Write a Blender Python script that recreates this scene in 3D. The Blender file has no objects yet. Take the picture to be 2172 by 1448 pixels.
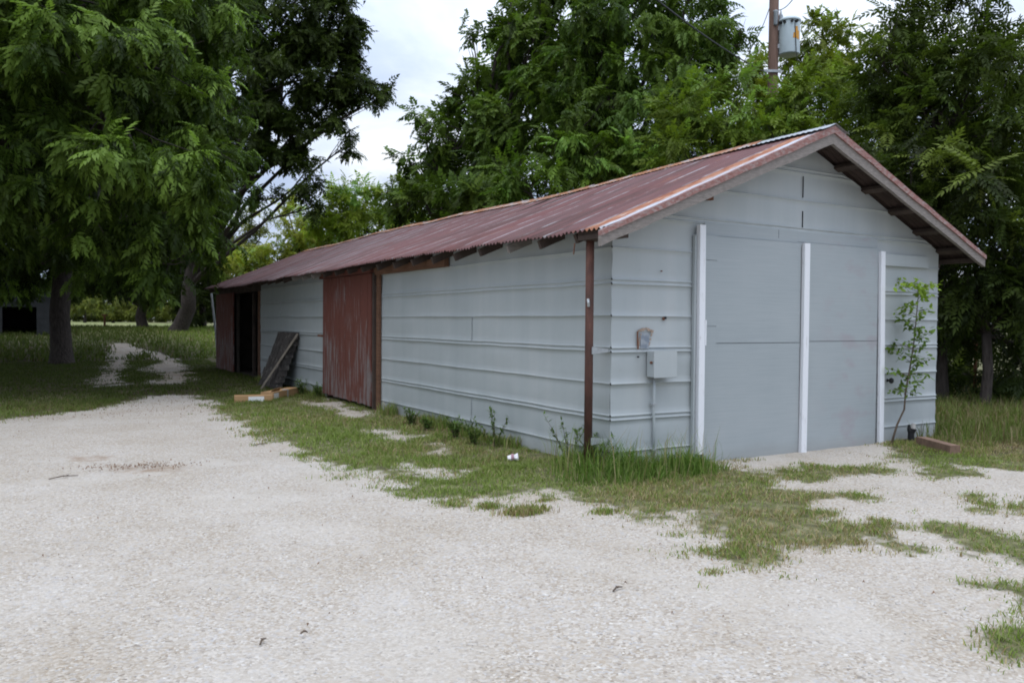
import bpy, math, random
import numpy as np
from math import radians, sin, cos, pi, sqrt
random.seed(7); rng = np.random.default_rng(11)
S = bpy.context.scene
COL = S.collection

# ------------------------------------------------------------------ camera maths (photo pixels are 2172 x 1448)
W, H, FOC = 2172., 1448., 1738.
YAW, PIT, ROL = 0.5375, -0.0242, 0.0083
CAM = np.array([-4.4875, -5.8071, 1.3301])
FW = np.array([sin(YAW)*cos(PIT), cos(YAW)*cos(PIT), sin(PIT)])
_r = np.array([cos(YAW), -sin(YAW), 0.]); _u = np.cross(_r, FW)
RT = cos(ROL)*_r + sin(ROL)*_u; UP = -sin(ROL)*_r + cos(ROL)*_u
def ray(x, y): return FW + RT*(x-W/2)/FOC - UP*(y-H/2)/FOC
def at(x, y, d): return CAM + ray(x, y)*d
def onp(x, y, axis, val):
    d = ray(x, y); return CAM + d*((val-CAM[axis])/d[axis])
def sstep(t): t = np.clip(t, 0, 1); return t*t*(3-2*t)
def tz(x, y): return 0.8*sstep((np.asarray(y, float)-20)/26)
def gp(x, y):
    d = ray(x, y); z = 0.; p = CAM
    for _ in range(60):
        t = min((z-CAM[2])/d[2] if d[2] < -1e-4 else 400, 400); p = CAM + d*t
        z = .6*z + .4*float(tz(p[0], p[1]))
    return p

# ------------------------------------------------------------------ noise
def hash2(ix, iy, s=0):
    n = (ix.astype(np.int64)*374761393 + iy.astype(np.int64)*668265263 + s*1442695041) & 0x7fffffff
    n = ((n ^ (n >> 13))*1274126177) & 0x7fffffff
    return ((n ^ (n >> 16)) & 0xffff)/65535.
def vnoise(x, y, s=0):
    x = np.asarray(x, float); y = np.asarray(y, float)
    ix, iy = np.floor(x), np.floor(y); fx, fy = x-ix, y-iy
    fx = fx*fx*(3-2*fx); fy = fy*fy*(3-2*fy)
    a = hash2(ix, iy, s); b = hash2(ix+1, iy, s); c = hash2(ix, iy+1, s); d = hash2(ix+1, iy+1, s)
    return (a*(1-fx)+b*fx)*(1-fy) + (c*(1-fx)+d*fx)*fy
def fbm(x, y, s=0, o=4):
    v = 0; a = .5; t = 0
    for i in range(o):
        v = v + a*vnoise(np.asarray(x)*2**i, np.asarray(y)*2**i, s+i*17); t += a; a *= .5
    return v/t

# ------------------------------------------------------------------ objects
def tag(o, label=None, cat=None, group=None, kind=None):
    if label: o['label'] = label
    if cat: o['category'] = cat
    if group: o['group'] = group
    if kind: o['kind'] = kind
    return o
def thing(name, base, label, cat, group=None):
    o = bpy.data.objects.new(name, None); COL.objects.link(o)
    o.location = base; o.empty_display_size = .2
    return tag(o, label, cat, group)
def rawmesh(name, v, f, mat, parent=None, smooth=False, col=None, attrs=None):
    """v (N,3) world coords, f list of index tuples or (M,k) array"""
    v = np.asarray(v, np.float32).reshape(-1, 3)
    base = np.zeros(3)
    if parent is not None:
        q = parent
        while q is not None: base = base + np.array(q.location); q = q.parent
    v = v - base.astype(np.float32)
    me = bpy.data.meshes.new(name)
    if isinstance(f, np.ndarray):
        k = f.shape[1]; n = len(f)
        me.vertices.add(len(v)); me.vertices.foreach_set('co', v.ravel())
        me.loops.add(n*k); me.loops.foreach_set('vertex_index', f.astype(np.int32).ravel())
        me.polygons.add(n); me.polygons.foreach_set('loop_start', np.arange(0, n*k, k, dtype=np.int32))
        me.update(calc_edges=True)
    else:
        me.from_pydata(v.tolist(), [], f)
    if smooth: me.polygons.foreach_set('use_smooth', np.ones(len(me.polygons), bool))
    if col is not None:
        a = me.attributes.new('tint', 'FLOAT_COLOR', 'POINT')
        c4 = np.ones((len(v), 4), np.float32); c4[:, :3] = col; a.data.foreach_set('color', c4.ravel())
    for k_, arr in (attrs or {}).items():
        a = me.attributes.new(k_, 'FLOAT', 'POINT'); a.data.foreach_set('value', np.asarray(arr, np.float32))
    me.materials.append(mat)
    me.update()
    o = bpy.data.objects.new(name, me); COL.objects.link(o)
    if parent is not None: o.parent = parent
    return o
class MB:
    def __init__(s): s.v = []; s.f = []
    def add(s, v, f):
        n = len(s.v); s.v += [tuple(map(float, p)) for p in v]; s.f += [tuple(i+n for i in q) for q in f]; return s
    def hexa(s, p):   # 8 points: bottom 4 (ccw), top 4
        return s.add(p, [(3, 2, 1, 0), (4, 5, 6, 7), (0, 1, 5, 4), (1, 2, 6, 5), (2, 3, 7, 6), (3, 0, 4, 7)])
    def box(s, x0, x1, y0, y1, z0, z1):
        return s.hexa([(x0, y0, z0), (x1, y0, z0), (x1, y1, z0), (x0, y1, z0), (x0, y0, z1), (x1, y0, z1), (x1, y1, z1), (x0, y1, z1)])
    def bbox(s, x0, x1, y0, y1, z0, z1, b=.006):     # chamfered box
        P = []
        for z, i in ((z0, b), (z0+b, 0), (z1-b, 0), (z1, b)):
            c = b if i == 0 else b
            for (x, y) in ((x0+c+i, y0+i), (x1-c-i, y0+i), (x1-i, y0+c+i), (x1-i, y1-c-i), (x1-c-i, y1-i), (x0+c+i, y1-i), (x0+i, y1-c-i), (x0+i, y0+c+i)):
                P.append((x, y, z))
        F = [tuple(range(7, -1, -1)), tuple(range(24, 32))]
        for l in range(3):
            for k in range(8): F.append((l*8+k, l*8+(k+1) % 8, l*8+8+(k+1) % 8, l*8+8+k))
        return s.add(P, F)
    def bar(s, a, b, w, h, side=None):     # rectangular bar a->b
        a = np.array(a, float); b = np.array(b, float); d = b-a; d /= np.linalg.norm(d)
        sd = np.array(side, float) if side is not None else np.cross(d, (0, 0, 1))
        if np.linalg.norm(sd) < 1e-3: sd = np.array((1., 0, 0))
        sd = sd - d*(sd@d); sd /= np.linalg.norm(sd); n = np.cross(sd, d)
        c = [(-w/2, -h/2), (w/2, -h/2), (w/2, h/2), (-w/2, h/2)]
        return s.hexa([a+sd*i+n*j for i, j in c]+[b+sd*i+n*j for i, j in c])
    def tube(s, pts, rad, seg=8, cap=True, jit=0):
        pts = [np.array(p, float) for p in pts]; n = len(pts)
        rad = [rad]*n if np.isscalar(rad) else rad
        V = []; ref = None
        for i in range(n):
            d = pts[min(i+1, n-1)]-pts[max(i-1, 0)]; d /= (np.linalg.norm(d)+1e-9)
            if ref is None:
                ref = np.cross(d, (0.3, 1, .1)); ref /= np.linalg.norm(ref)
            ref = ref-d*(ref@d); ref /= (np.linalg.norm(ref)+1e-9); bn = np.cross(d, ref)
            for k in range(seg):
                a = 2*pi*k/seg; rr = rad[i]*(1+(random.uniform(-jit, jit) if jit else 0))
                V.append(pts[i]+(ref*cos(a)+bn*sin(a))*rr)
        F = [(i*seg+k, i*seg+(k+1) % seg, (i+1)*seg+(k+1) % seg, (i+1)*seg+k) for i in range(n-1) for k in range(seg)]
        if cap: F += [tuple(range(seg-1, -1, -1)), tuple((n-1)*seg+k for k in range(seg))]
        return s.add(V, F)
    def lathe(s, c, prof, seg=24):
        V = [(c[0]+r*cos(2*pi*k/seg), c[1]+r*sin(2*pi*k/seg), c[2]+z) for r, z in prof for k in range(seg)]
        n = len(prof)
        F = [(i*seg+k, i*seg+(k+1) % seg, (i+1)*seg+(k+1) % seg, (i+1)*seg+k) for i in range(n-1) for k in range(seg)]
        F += [tuple(range(seg-1, -1, -1)), tuple((n-1)*seg+k for k in range(seg))]
        return s.add(V, F)
    def build(s, name, mat, parent=None, smooth=False): return rawmesh(name, s.v, s.f, mat, parent, smooth)

# ------------------------------------------------------------------ materials
class NT:
    def __init__(s, name):
        s.m = bpy.data.materials.new(name); s.m.use_nodes = True; s.t = s.m.node_tree; s.n = s.t.nodes; s.n.clear()
    def N(s, typ, ins=None, **kw):
        nd = s.n.new(typ)
        for k, v in kw.items(): setattr(nd, k, v)
        for k, v in (ins or {}).items(): s.put(nd.inputs[k], v)
        return nd
    def put(s, sock, v):
        if isinstance(v, bpy.types.NodeSocket): s.t.links.new(v, sock)
        else:
            if isinstance(v, (tuple, list)) and len(v) == 3 and sock.type == 'RGBA': v = (*v, 1)
            sock.default_value = v
    def co(s, scale=(1, 1, 1), kind='Object'):
        c = s.N('ShaderNodeTexCoord')
        return s.N('ShaderNodeMapping', {'Vector': c.outputs[kind], 'Scale': scale}).outputs[0]
    def noise(s, scale, vec=None, detail=4, rough=.55, dist=0):
        i = {'Scale': scale, 'Detail': detail, 'Roughness': rough, 'Distortion': dist}
        if vec is not None: i['Vector'] = vec
        return s.N('ShaderNodeTexNoise', i).outputs['Fac']
    def ramp(s, fac, stops, interp='LINEAR'):
        r = s.N('ShaderNodeValToRGB', {'Fac': fac}); e = r.color_ramp; e.interpolation = interp
        while len(e.elements) < len(stops): e.elements.new(.5)
        for q, (p, c) in zip(e.elements, stops):
            q.position = p; q.color = (*c, 1) if not np.isscalar(c) else (c, c, c, 1)
        return r.outputs[0]
    def mix(s, fac, a, b, mode='MIX'):
        m = s.N('ShaderNodeMix', data_type='RGBA', blend_type=mode)
        s.put(m.inputs[0], fac); s.put(m.inputs[6], a); s.put(m.inputs[7], b); return m.outputs[2]
    def math(s, op, a, b=0., c=0.):
        m = s.N('ShaderNodeMath', operation=op); s.put(m.inputs[0], a); s.put(m.inputs[1], b); s.put(m.inputs[2], c); return m.outputs[0]
    def sep(s, vec): return s.N('ShaderNodeSeparateXYZ', {'Vector': vec}).outputs
    def attr(s, name, out='Fac'): return s.N('ShaderNodeAttribute', attribute_name=name).outputs[out]
    def bump(s, h, st, dist=.01):
        return s.N('ShaderNodeBump', {'Height': h, 'Strength': st, 'Distance': dist}).outputs[0]
    def bsdf(s, col, rough=.8, bump=None, metal=0., spec=.3):
        i = {'Base Color': col, 'Roughness': rough, 'Metallic': metal, 'Specular IOR Level': spec}
        if bump is not None: i['Normal'] = bump
        return s.N('ShaderNodeBsdfPrincipled', i).outputs[0]
    def out(s, sh): s.N('ShaderNodeOutputMaterial', {'Surface': sh}); return s.m
M = {}
def mk_simple(name, c, rough=.8, var=.25, scale=6, stretch=(1, 1, 1), metal=0, bst=.3):
    t = NT(name); v = t.co(stretch)
    n = t.noise(scale, v, 6); n2 = t.noise(scale*5, v, 4)
    f = t.math('ADD', t.math('MULTIPLY', n, .7), t.math('MULTIPLY', n2, .3))
    col = t.ramp(f, [(.3, tuple(x*(1-var) for x in c)), (.7, tuple(min(1, x*(1+var)) for x in c))])
    M[name] = t.out(t.bsdf(col, rough, t.bump(n2, bst, .004), metal)); return M[name]
mk_simple('grey_wood', (.22, .195, .175), .85, .35, 5, (3, 1, 12), 0, .5)
mk_simple('dark_wood', (.065, .047, .038), .85, .4, 5)
mk_simple('raw_wood', (.15, .078, .047), .8, .4, 4, (2, 1, 14))
mk_simple('cardboard', (.42, .26, .13), .85, .1, 4)
mk_simple('label_white', (.75, .75, .75), .6, .05, 4)
mk_simple('black_iron', (.018, .018, .018), .6, .4, 20)
def mk_shingle():
    t = NT('shingle'); n = t.noise(9, t.co((1, 1, 1)), 5); g = t.noise(30, t.co((1, 1, 1)), 4)
    col = t.mix(t.ramp(n, [(.57, 0), (.63, .7)]), t.ramp(g, [(.3, (.03, .027, .026)), (.7, (.085, .075, .068))]), (.17, .155, .14))
    M['shingle'] = t.out(t.bsdf(col, .9, t.bump(g, .8, .006)))
mk_shingle()
mk_simple('roof_under', (.05, .034, .029), .8, .4, 6)
mk_simple('pale_chip', (.15, .145, .14), .9, .5, 30)
mk_simple('plank', (.27, .23, .185), .9, .3, 8)
mk_simple('block_wood', (.21, .135, .095), .9, .35, 7, (3, 3, 1), 0, .7)
mk_simple('galv', (.40, .42, .43), .5, .25, 8, (1, 1, 1), .3)
mk_simple('far_wall', (.05, .052, .056), .85, .3, 3)
mk_simple('transformer_paint', (.52, .60, .62), .4, .06, 4)
mk_simple('porcelain', (.35, .38, .40), .3, .1, 5)
mk_simple('warning_orange', (.62, .29, .04), .5, .1, 8)
mk_simple('cable', (.03, .03, .032), .6, .2, 8)
mk_simple('pole_wood', (.20, .125, .095), .85, .35, 4, (9, 9, .6), 0, .5)
mk_simple('interior', (.10, .085, .07), .9, .3, 4)
mk_simple('rust_rim', (.36, .27, .21), .8, .3, 20)
mk_simple('rusty', (.16, .07, .04), .85, .4, 9)
mk_simple('cup_paper', (.78, .76, .78), .6, .08, 30)
mk_simple('cup_print', (.35, .20, .24), .6, .2, 30)
mk_simple('dry_leaf', (.17, .095, .05), .85, .4, 12)
mk_simple('twig_bark', (.10, .075, .055), .9, .3, 20)
mk_simple('stone_pale', (.46, .435, .40), .9, .2, 9, (1, 1, 1), 0, .6)
def mk_white():
    t = NT('white_paint'); v = t.co((6, 6, 1))
    n = t.noise(7, v, 6); z = t.noise(30, v, 4)
    col = t.mix(t.ramp(n, [(.60, 0), (.72, .8)]), (.76, .77, .79), (.52, .50, .49))
    M['white_paint'] = t.out(t.bsdf(col, .6, t.bump(z, .25, .003)))
mk_white()
def mk_siding():
    t = NT('siding_paint'); v = t.co(); big = t.noise(.9, v, 3); fine = t.noise(14, v, 5); st = t.noise(3, t.co((1.6, 1.6, .12)), 4)
    f = t.math('ADD', t.math('MULTIPLY', big, .5), t.math('MULTIPLY', st, .5))
    col = t.ramp(f, [(.32, (.355, .388, .392)), (.52, (.395, .426, .428)), (.7, (.435, .458, .455))])
    col = t.mix(t.ramp(fine, [(.66, 0.), (.8, .35)]), col, (.33, .34, .335))
    # dirt splashed on the lowest hand's breadth
    z = t.sep(t.N('ShaderNodeTexCoord').outputs['Object'])[2]
    dn = t.math('ADD', z, t.math('MULTIPLY', fine, .22))
    col = t.mix(t.ramp(dn, [(.10, .55), (.30, 0.)]), col, (.26, .25, .22))
    M['siding'] = t.out(t.bsdf(col, t.ramp(big, [(.3, .42), (.7, .58)]), t.bump(t.noise(3.5, v, 2), .35, .02), 0, .45))
    t = NT('door_paint'); v = t.co((.6, 1, 26)); g = t.noise(3, v, 6); b = t.noise(1.3, t.co(), 4); p = t.noise(2.6, t.co((1, 1, 1.8)), 5)
    col = t.ramp(t.math('ADD', t.math('MULTIPLY', g, .5), t.math('MULTIPLY', b, .5)), [(.3, (.31, .345, .355)), (.55, (.35, .382, .39)), (.75, (.39, .415, .42))])
    x = t.sep(t.N('ShaderNodeTexCoord').outputs['Object'])[0]
    pink = t.math('MULTIPLY', t.ramp(p, [(.52, 0), (.66, .6)]), t.ramp(t.math('DIVIDE', x, 5), [(.52, 0), (.62, 1)]))
    col = t.mix(pink, col, (.33, .30, .315))
    z_ = t.sep(t.N('ShaderNodeTexCoord').outputs['Object'])[2]
    col = t.mix(t.ramp(t.math('ADD', z_, t.math('MULTIPLY', b, .3)), [(.10, .5), (.30, 0.)]), col, (.27, .26, .235))
    M['door_paint'] = t.out(t.bsdf(col, .62, t.bump(g, .35, .003), 0, .3))
mk_siding()
def mk_red():
    t = NT('red_paint'); v = t.co((1, 9, .9)); n = t.noise(2.2, v, 8, .62); g = t.noise(9, t.co((1, 12, .8)), 5); big = t.noise(1.1, t.co(), 3)
    red = t.ramp(g, [(.3, (.105, .036, .027)), (.7, (.165, .058, .042))])
    grey = t.ramp(g, [(.3, (.15, .13, .125)), (.7, (.26, .23, .22))])
    z = t.sep(t.N('ShaderNodeTexCoord').outputs['Object'])[2]
    k = t.math('ADD', n, t.math('MULTIPLY', t.math('SUBTRACT', .55, t.math('MULTIPLY', z, .5)), .16))
    k = t.math('ADD', k, t.math('MULTIPLY', t.math('SUBTRACT', big, .5), .3))
    col = t.mix(t.ramp(k, [(.54, 0), (.62, .85)]), red, grey)
    M['red_paint'] = t.out(t.bsdf(col, .8, t.bump(g, .4, .004)))
    t = NT('rake_paint'); v = t.co((1, 1, 2.2)); n = t.noise(15, v, 7, .7); g = t.noise(26, v, 4)
    red = t.ramp(g, [(.3, (.20, .085, .07)), (.7, (.32, .18, .16))])
    col = t.mix(t.ramp(n, [(.47, 0), (.62, .75)]), red, (.33, .28, .265))
    M['rake_paint'] = t.out(t.bsdf(col, .8, t.bump(g, .4, .004)))
mk_red()
def mk_roof():
    t = NT('rusty_roof'); c = t.N('ShaderNodeTexCoord').outputs['Object']; x, y, z = t.sep(c)
    st = t.noise(2.4, t.co((.35, 7, .35)), 6, .6); big = t.noise(.7, t.co(), 4); fine = t.noise(22, t.co(), 5)
    paint = t.ramp(t.math('ADD', t.math('MULTIPLY', st, .6), t.math('MULTIPLY', big, .4)),
                   [(.3, (.105, .046, .044)), (.5, (.155, .068, .064)), (.7, (.18, .092, .088))])
    rust = t.ramp(fine, [(.3, (.17, .06, .03)), (.7, (.34, .14, .065))])
    galv = t.ramp(fine, [(.3, (.27, .25, .25)), (.7, (.44, .43, .44))])
    # bare grey metal along the lap of each sheet, broken up
    sw = t.math('FRACT', t.math('ADD', t.math('DIVIDE', y, .61), t.math('MULTIPLY', t.math('SUBTRACT', t.noise(1.3, t.co((.5, 1, .5)), 3), .5), .10)))
    lap = t.ramp(sw, [(.0, 1.), (.04, .7), (.07, 0), (.97, 0), (1., 1.)])
    lapn = t.math('MULTIPLY', lap, t.ramp(t.noise(3, t.co((1, 3, 1)), 5), [(.42, 0), (.58, .75)]))
    col = t.mix(t.ramp(t.noise(3.2, t.co((.5, 3, .5)), 6, .6), [(.58, 0), (.72, .55)]), paint, rust)
    idx = t.math('FLOOR', t.math('DIVIDE', y, .61)); wn = t.N('ShaderNodeTexWhiteNoise', {'W': idx}, noise_dimensions='1D').outputs[0]
    col = t.mix(t.math('MULTIPLY', t.ramp(t.noise(1.7, t.co((.4, 1.6, .4)), 6, .65), [(.47, 0), (.60, .65)]), 1.), col, (.075, .042, .036))
    col = t.mix(t.math('MULTIPLY', wn, .45), col, t.mix(.5, col, (.17, .13, .135)))
    far = t.ramp(t.math('DIVIDE', y, 18), [(.3, 0), (.5, .6), (.9, .3)])
    galvf = t.math('MULTIPLY', far, t.ramp(t.noise(1.6, t.co((.25, 3.2, .25)), 4, .6), [(.46, 0), (.56, 1)]))
    col = t.mix(t.math('MULTIPLY', far, t.ramp(t.noise(1.3, t.co((.2, 2.6, .2)), 4), [(.48, 0), (.58, .6)])), col, (.07, .04, .04))
    col = t.mix(galvf, col, (.20, .17, .175))
    col = t.mix(lapn, col, galv)
    # unpainted front strip by the rake and rusty strip under the ridge cap
    fr = t.math('ADD', y, t.math('MULTIPLY', t.math('SUBTRACT', st, .5), .12))
    strip = t.ramp(t.math('ADD', fr, .5), [(.44, 1), (.47, 0)])
    gv = t.ramp(fine, [(.3, (.42, .44, .48)), (.7, (.56, .58, .62))])
    rs = t.ramp(t.noise(9, t.co((.7, 3, .7)), 6), [(.35, (.26, .09, .045)), (.6, (.40, .20, .12)), (.72, (.46, .38, .34))])
    sc = t.mix(t.ramp(t.math('ADD', t.math('ADD', y, .5), t.math('MULTIPLY', t.math('SUBTRACT', t.noise(4, t.co((.6, 2, .6)), 5), .5), .16)), [(.22, 0), (.27, 1)]), gv, rs)
    col = t.mix(strip, col, sc)
    M['roof'] = t.out(t.bsdf(col, t.ramp(big, [(.3, .6), (.7, .8)]), t.bump(fine, .25, .003), 0, .2))
    t = NT('ridge_rust'); n = t.noise(7, t.co((1, .7, 1)), 6); g = t.noise(30, t.co(), 4)
    col = t.mix(t.ramp(n, [(.5, 0), (.62, .8)]), t.ramp(g, [(.3, (.20, .075, .03)), (.7, (.40, .19, .09))]), (.40, .38, .37))
    M['ridge'] = t.out(t.bsdf(col, .7, t.bump(g, .3, .003)))
    t = NT('rust_pipe'); n = t.noise(10, t.co((1, 1, .5)), 6); col = t.ramp(n, [(.3, (.055, .028, .022)), (.6, (.10, .045, .033)), (.75, (.16, .075, .05))])
    M['rust_pipe'] = t.out(t.bsdf(col, .7, t.bump(n, .3, .003)))
    t = NT('meter_scar'); n = t.noise(18, t.co(), 5); z = t.noise(5, t.co(), 3)
    col = t.mix(t.ramp(n, [(.45, 0), (.6, 1)]), (.20, .23, .27), (.32, .345, .37))
    col = t.mix(t.ramp(z, [(.6, 0), (.75, .5)]), col, (.36, .30, .27))
    M['scar'] = t.out(t.bsdf(col, .6))
mk_roof()
def mk_leaf(name, trans=.35, rough=.42):
    t = NT(name); col = t.attr('tint', 'Color')
    p = t.bsdf(col, rough, None, 0, .14)
    tr = t.N('ShaderNodeBsdfTranslucent', {'Color': t.mix(.55, col, (1.25, 1.5, .45), 'MULTIPLY')}).outputs[0]
    m = t.N('ShaderNodeMixShader', {0: trans, 1: p, 2: tr}).outputs[0]
    M[name] = t.out(m)
mk_leaf('leaf', .38, .48); mk_leaf('grass_blade', .35, .7)
def mk_bark():
    t = NT('bark'); n = t.noise(5, t.co((4, 4, .8)), 7, .65); v = t.N('ShaderNodeTexVoronoi', {'Vector': t.co((9, 9, 1.6)), 'Scale': 2.}, feature='DISTANCE_TO_EDGE').outputs[0]
    col = t.ramp(n, [(.3, (.028, .022, .019)), (.7, (.085, .070, .060))])
    M['bark'] = t.out(t.bsdf(col, .95, t.bump(t.math('ADD', n, v), .9, .03)))
mk_bark()
def mk_ground():
    t = NT('ground_mix')
    c = t.N('ShaderNodeTexCoord').outputs['Object']
    # crushed pale limestone
    v1 = t.N('ShaderNodeTexVoronoi', {'Vector': c, 'Scale': 85.}); v2 = t.N('ShaderNodeTexVoronoi', {'Vector': c, 'Scale': 48.})
    r1 = t.sep(v1.outputs['Color'])[0]; r2 = t.sep(v2.outputs['Color'])[1]
    st = t.ramp(r1, [(0, (.22, .20, .18)), (.10, (.34, .295, .24)), (.3, (.36, .325, .285)), (.6, (.42, .39, .35)), (.85, (.52, .49, .45)), (.95, (.38, .38, .39)), (1, (.62, .61, .58))])
    st2 = t.ramp(r2, [(0, (.38, .32, .25)), (.15, (.42, .385, .34)), (.8, (.45, .422, .385)), (1, (.40, .41, .44))])
    n1 = t.noise(1.1, c, 5); n2 = t.noise(7, c, 5); n3 = t.noise(90, c, 3)
    gr = t.mix(t.ramp(n2, [(.42, 0), (.62, .55)]), st, st2)
    gr = t.mix(t.ramp(n1, [(.35, .75), (.6, 0)]), gr, t.mix(1., gr, (.87, .84, .79), 'MULTIPLY'))
    gr = t.mix(t.ramp(t.noise(.8, c, 4, .55, .6), [(.50, 0), (.70, .42)]), gr, (.50, .48, .45))     # fines worn by wheels
    gr = t.mix(t.math('MULTIPLY', t.attr('stain'), t.ramp(n2, [(.35, 1), (.6, .2)])), gr, (.27, .205, .15))
    gr = t.mix(1., gr, (1.045, 1.012, .965), 'MULTIPLY')
    # soil and thatch
    soil = t.ramp(t.noise(9, c, 6), [(.3, (.085, .075, .045)), (.5, (.13, .13, .06)), (.7, (.26, .23, .135))])
    litter_shade = t.ramp(t.noise(14, c, 6), [(.3, (.032, .025, .018)), (.7, (.095, .066, .045))])
    soil = t.mix(t.attr('litter'), soil, litter_shade)  # mask holds leaf litter and the shade painted under the left trees
    far = t.ramp(t.noise(.35, c, 6), [(.35, (.12, .16, .05)), (.65, (.26, .25, .11))])
    soil = t.mix(t.attr('far'), soil, far)
    g = t.math('ADD', t.attr('grass'), t.math('MULTIPLY', t.math('SUBTRACT', t.noise(11, c, 6), .5), .9))
    fac = t.ramp(g, [(.50, 0), (.80, 1)])
    col = t.mix(fac, gr, soil)
    hgt = t.math('ADD', t.math('MULTIPLY', v1.outputs['Distance'], -1.), t.math('MULTIPLY', n3, .3))
    b = t.bump(t.math('ADD', hgt, t.math('MULTIPLY', v2.outputs['Distance'], -.6)), .42, .007)
    M['ground'] = t.out(t.bsdf(col, .95, b, 0, .15))
mk_ground()

# ------------------------------------------------------------------ ground patches (photo outline -> metres)
def G(pts): return np.array([gp(*p)[:2] for p in pts])
def sdp(x, y, P):
    """signed distance to polygon, + inside"""
    d = np.full(x.shape, 1e9); ins = np.zeros(x.shape, bool)
    n = len(P)
    for i in range(n):
        ax, ay = P[i]; bx, by = P[(i+1) % n]; ex, ey = bx-ax, by-ay
        wx, wy = x-ax, y-ay; t = np.clip((wx*ex+wy*ey)/(ex*ex+ey*ey+1e-12), 0, 1)
        d = np.minimum(d, (wx-ex*t)**2+(wy-ey*t)**2)
        c = ((ay > y) != (by > y)) & (x < (bx-ax)*(y-ay)/((by-ay) if abs(by-ay) > 1e-12 else 1e-12)+ax)
        ins ^= c
    d = np.sqrt(d); return np.where(ins, d, -d)
LOT = np.vstack([G([(0, 890), (90, 879), (200, 868), (290, 849), (360, 840), (430, 840), (470, 858), (500, 888), (560, 915), (640, 950), (725, 966), (765, 1000), (860, 1044), (960, 1064), (1010, 1042), (1080, 1034), (1160, 1042), (1190, 1059), (1300, 1072), (1420, 1092), (1480, 1120), (1490, 1182), (1560, 1202), (1690, 1182), (1850, 1174), (1858, 1140), (1790, 1090), (1730, 1050), (1630, 1037), (1660, 1014), (1600, 1005), (1545, 996), (1560, 930), (1700, 900), (1875, 885), (1895, 952), (1960, 985), (2060, 992), (2172, 1003), (2400, 1010)]),
                 np.array([(14, -5), (14, -40), (-40, -40), (-40, 4), (-12, 5.2)])])
GRASS = [G(p) for p in (
    [(1920, 1112), (1960, 1097), (2060, 1127), (2172, 1147), (2300, 1155), (2300, 1235), (2172, 1203), (2100, 1182), (2030, 1152)],
    [(2045, 1237), (2120, 1227), (2172, 1240), (2300, 1255), (2300, 1305), (2172, 1278)],
    [(2092, 1332), (2130, 1317), (2172, 1315), (2280, 1322), (2280, 1395), (2172, 1380), (2110, 1357)],
    [(2055, 1062), (2110, 1058), (2130, 1078), (2080, 1085)], [(2120, 1070), (2172, 1062), (2230, 1075), (2160, 1090)],
    [(1630, 1012), (1700, 987), (1780, 994), (1870, 985), (1882, 1002), (1790, 1012), (1720, 1026)],
    [(1775, 1052), (1850, 1040), (1862, 1060), (1800, 1067)], [(1800, 1085), (1850, 1100), (1930, 1110), (1920, 1122), (1850, 1118)],
    [(1860, 1160), (1900, 1150), (1960, 1165), (1920, 1172)], [(1960, 1000), (2010, 990), (2060, 1010), (2000, 1015)])]
BARE = [G(p) for p in (
    [(222, 728), (275, 728), (310, 744), (282, 758), (268, 778), (256, 795), (235, 816), (188, 816), (222, 790), (226, 765), (232, 752)],
    [(305, 745), (345, 748), (372, 762), (384, 772), (402, 788), (416, 800), (385, 816), (332, 816), (330, 793), (296, 786), (328, 774), (330, 762)],
    [(200, 818), (265, 814), (268, 820), (200, 824)],
    [(650, 860), (700, 847), (760, 862), (802, 880), (745, 886), (690, 874)],
    [(1625, 1032), (1680, 1022), (1742, 1036), (1700, 1046)],
    [(790, 912), (850, 914), (880, 935), (820, 934)], [(900, 945), (960, 950), (930, 958)], [(860, 985), (980, 1000), (960, 1012), (880, 1003)], [(1560, 988), (1640, 985), (1640, 1000), (1580, 1004)])]
LITTER = [G(p) for p in ([(60, 884), (200, 866), (300, 846), (430, 838), (480, 850), (500, 815), (400, 812), (330, 820), (200, 846)], [(1880, 930), (2172, 920), (2172, 960), (1960, 970)])]
STAIN = [G(p) for p in ([(225, 985), (300, 990), (395, 985), (390, 1000), (300, 1004), (240, 1000)], [(140, 966), (240, 964), (240, 976), (150, 978)])]
def grass_d(x, y):
    d = -sdp(x, y, LOT)
    for P in GRASS: d = np.maximum(d, sdp(x, y, P)*1.6)
    for P in BARE: d = np.minimum(d, -sdp(x, y, P))
    return d
def grass_f(x, y):
    d = grass_d(x, y)
    n = fbm(x*3.2, y*3.2, 3, 5)-.5; n2 = fbm(x*.8, y*.8, 9)-.5; n3 = fbm(x*13, y*13, 15, 3)-.5
    return np.clip((d+n*.85+n2*.35+n3*.34)/.44+.66, 0, 1)
def axis(segs):
    a = [segs[0][0]]
    for lo, hi, st in segs:
        k = max(1, int(round((hi-lo)/st))); a += list(lo+(hi-lo)*(np.arange(k)+1)/k)
    return np.array(a)
gx = axis([(-500, -100, 80), (-100, -30, 14), (-30, -8, 1.2), (-8, -6, .2), (-6, 6, .06), (6, 10, .2), (10, 34, 1.), (34, 100, 11), (100, 500, 80)])
gy = axis([(-60, -8, 8), (-8, -4.4, .4), (-4.4, 9.5, .06), (9.5, 24, .16), (24, 50, .6), (50, 120, 5), (120, 700, 60)])
X, Y = np.meshgrid(gx, gy); xf, yf = X.ravel(), Y.ravel()
gf = grass_f(xf, yf)
zf = tz(xf, yf) + (fbm(xf*1.2, yf*1.2, 21)-.5)*.03 + (fbm(xf*9, yf*9, 5)-.5)*.008 + gf*.012
mound = np.clip(sdp(xf, yf, BARE[6])/.25+.4, 0, 1); zf = zf + mound*.03
ng, mg = len(gy), len(gx)
idx = np.arange(ng*mg).reshape(ng, mg)
fq = np.stack([idx[:-1, :-1], idx[:-1, 1:], idx[1:, 1:], idx[1:, :-1]], -1).reshape(-1, 4)
litter_shade = np.zeros_like(xf)
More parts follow.
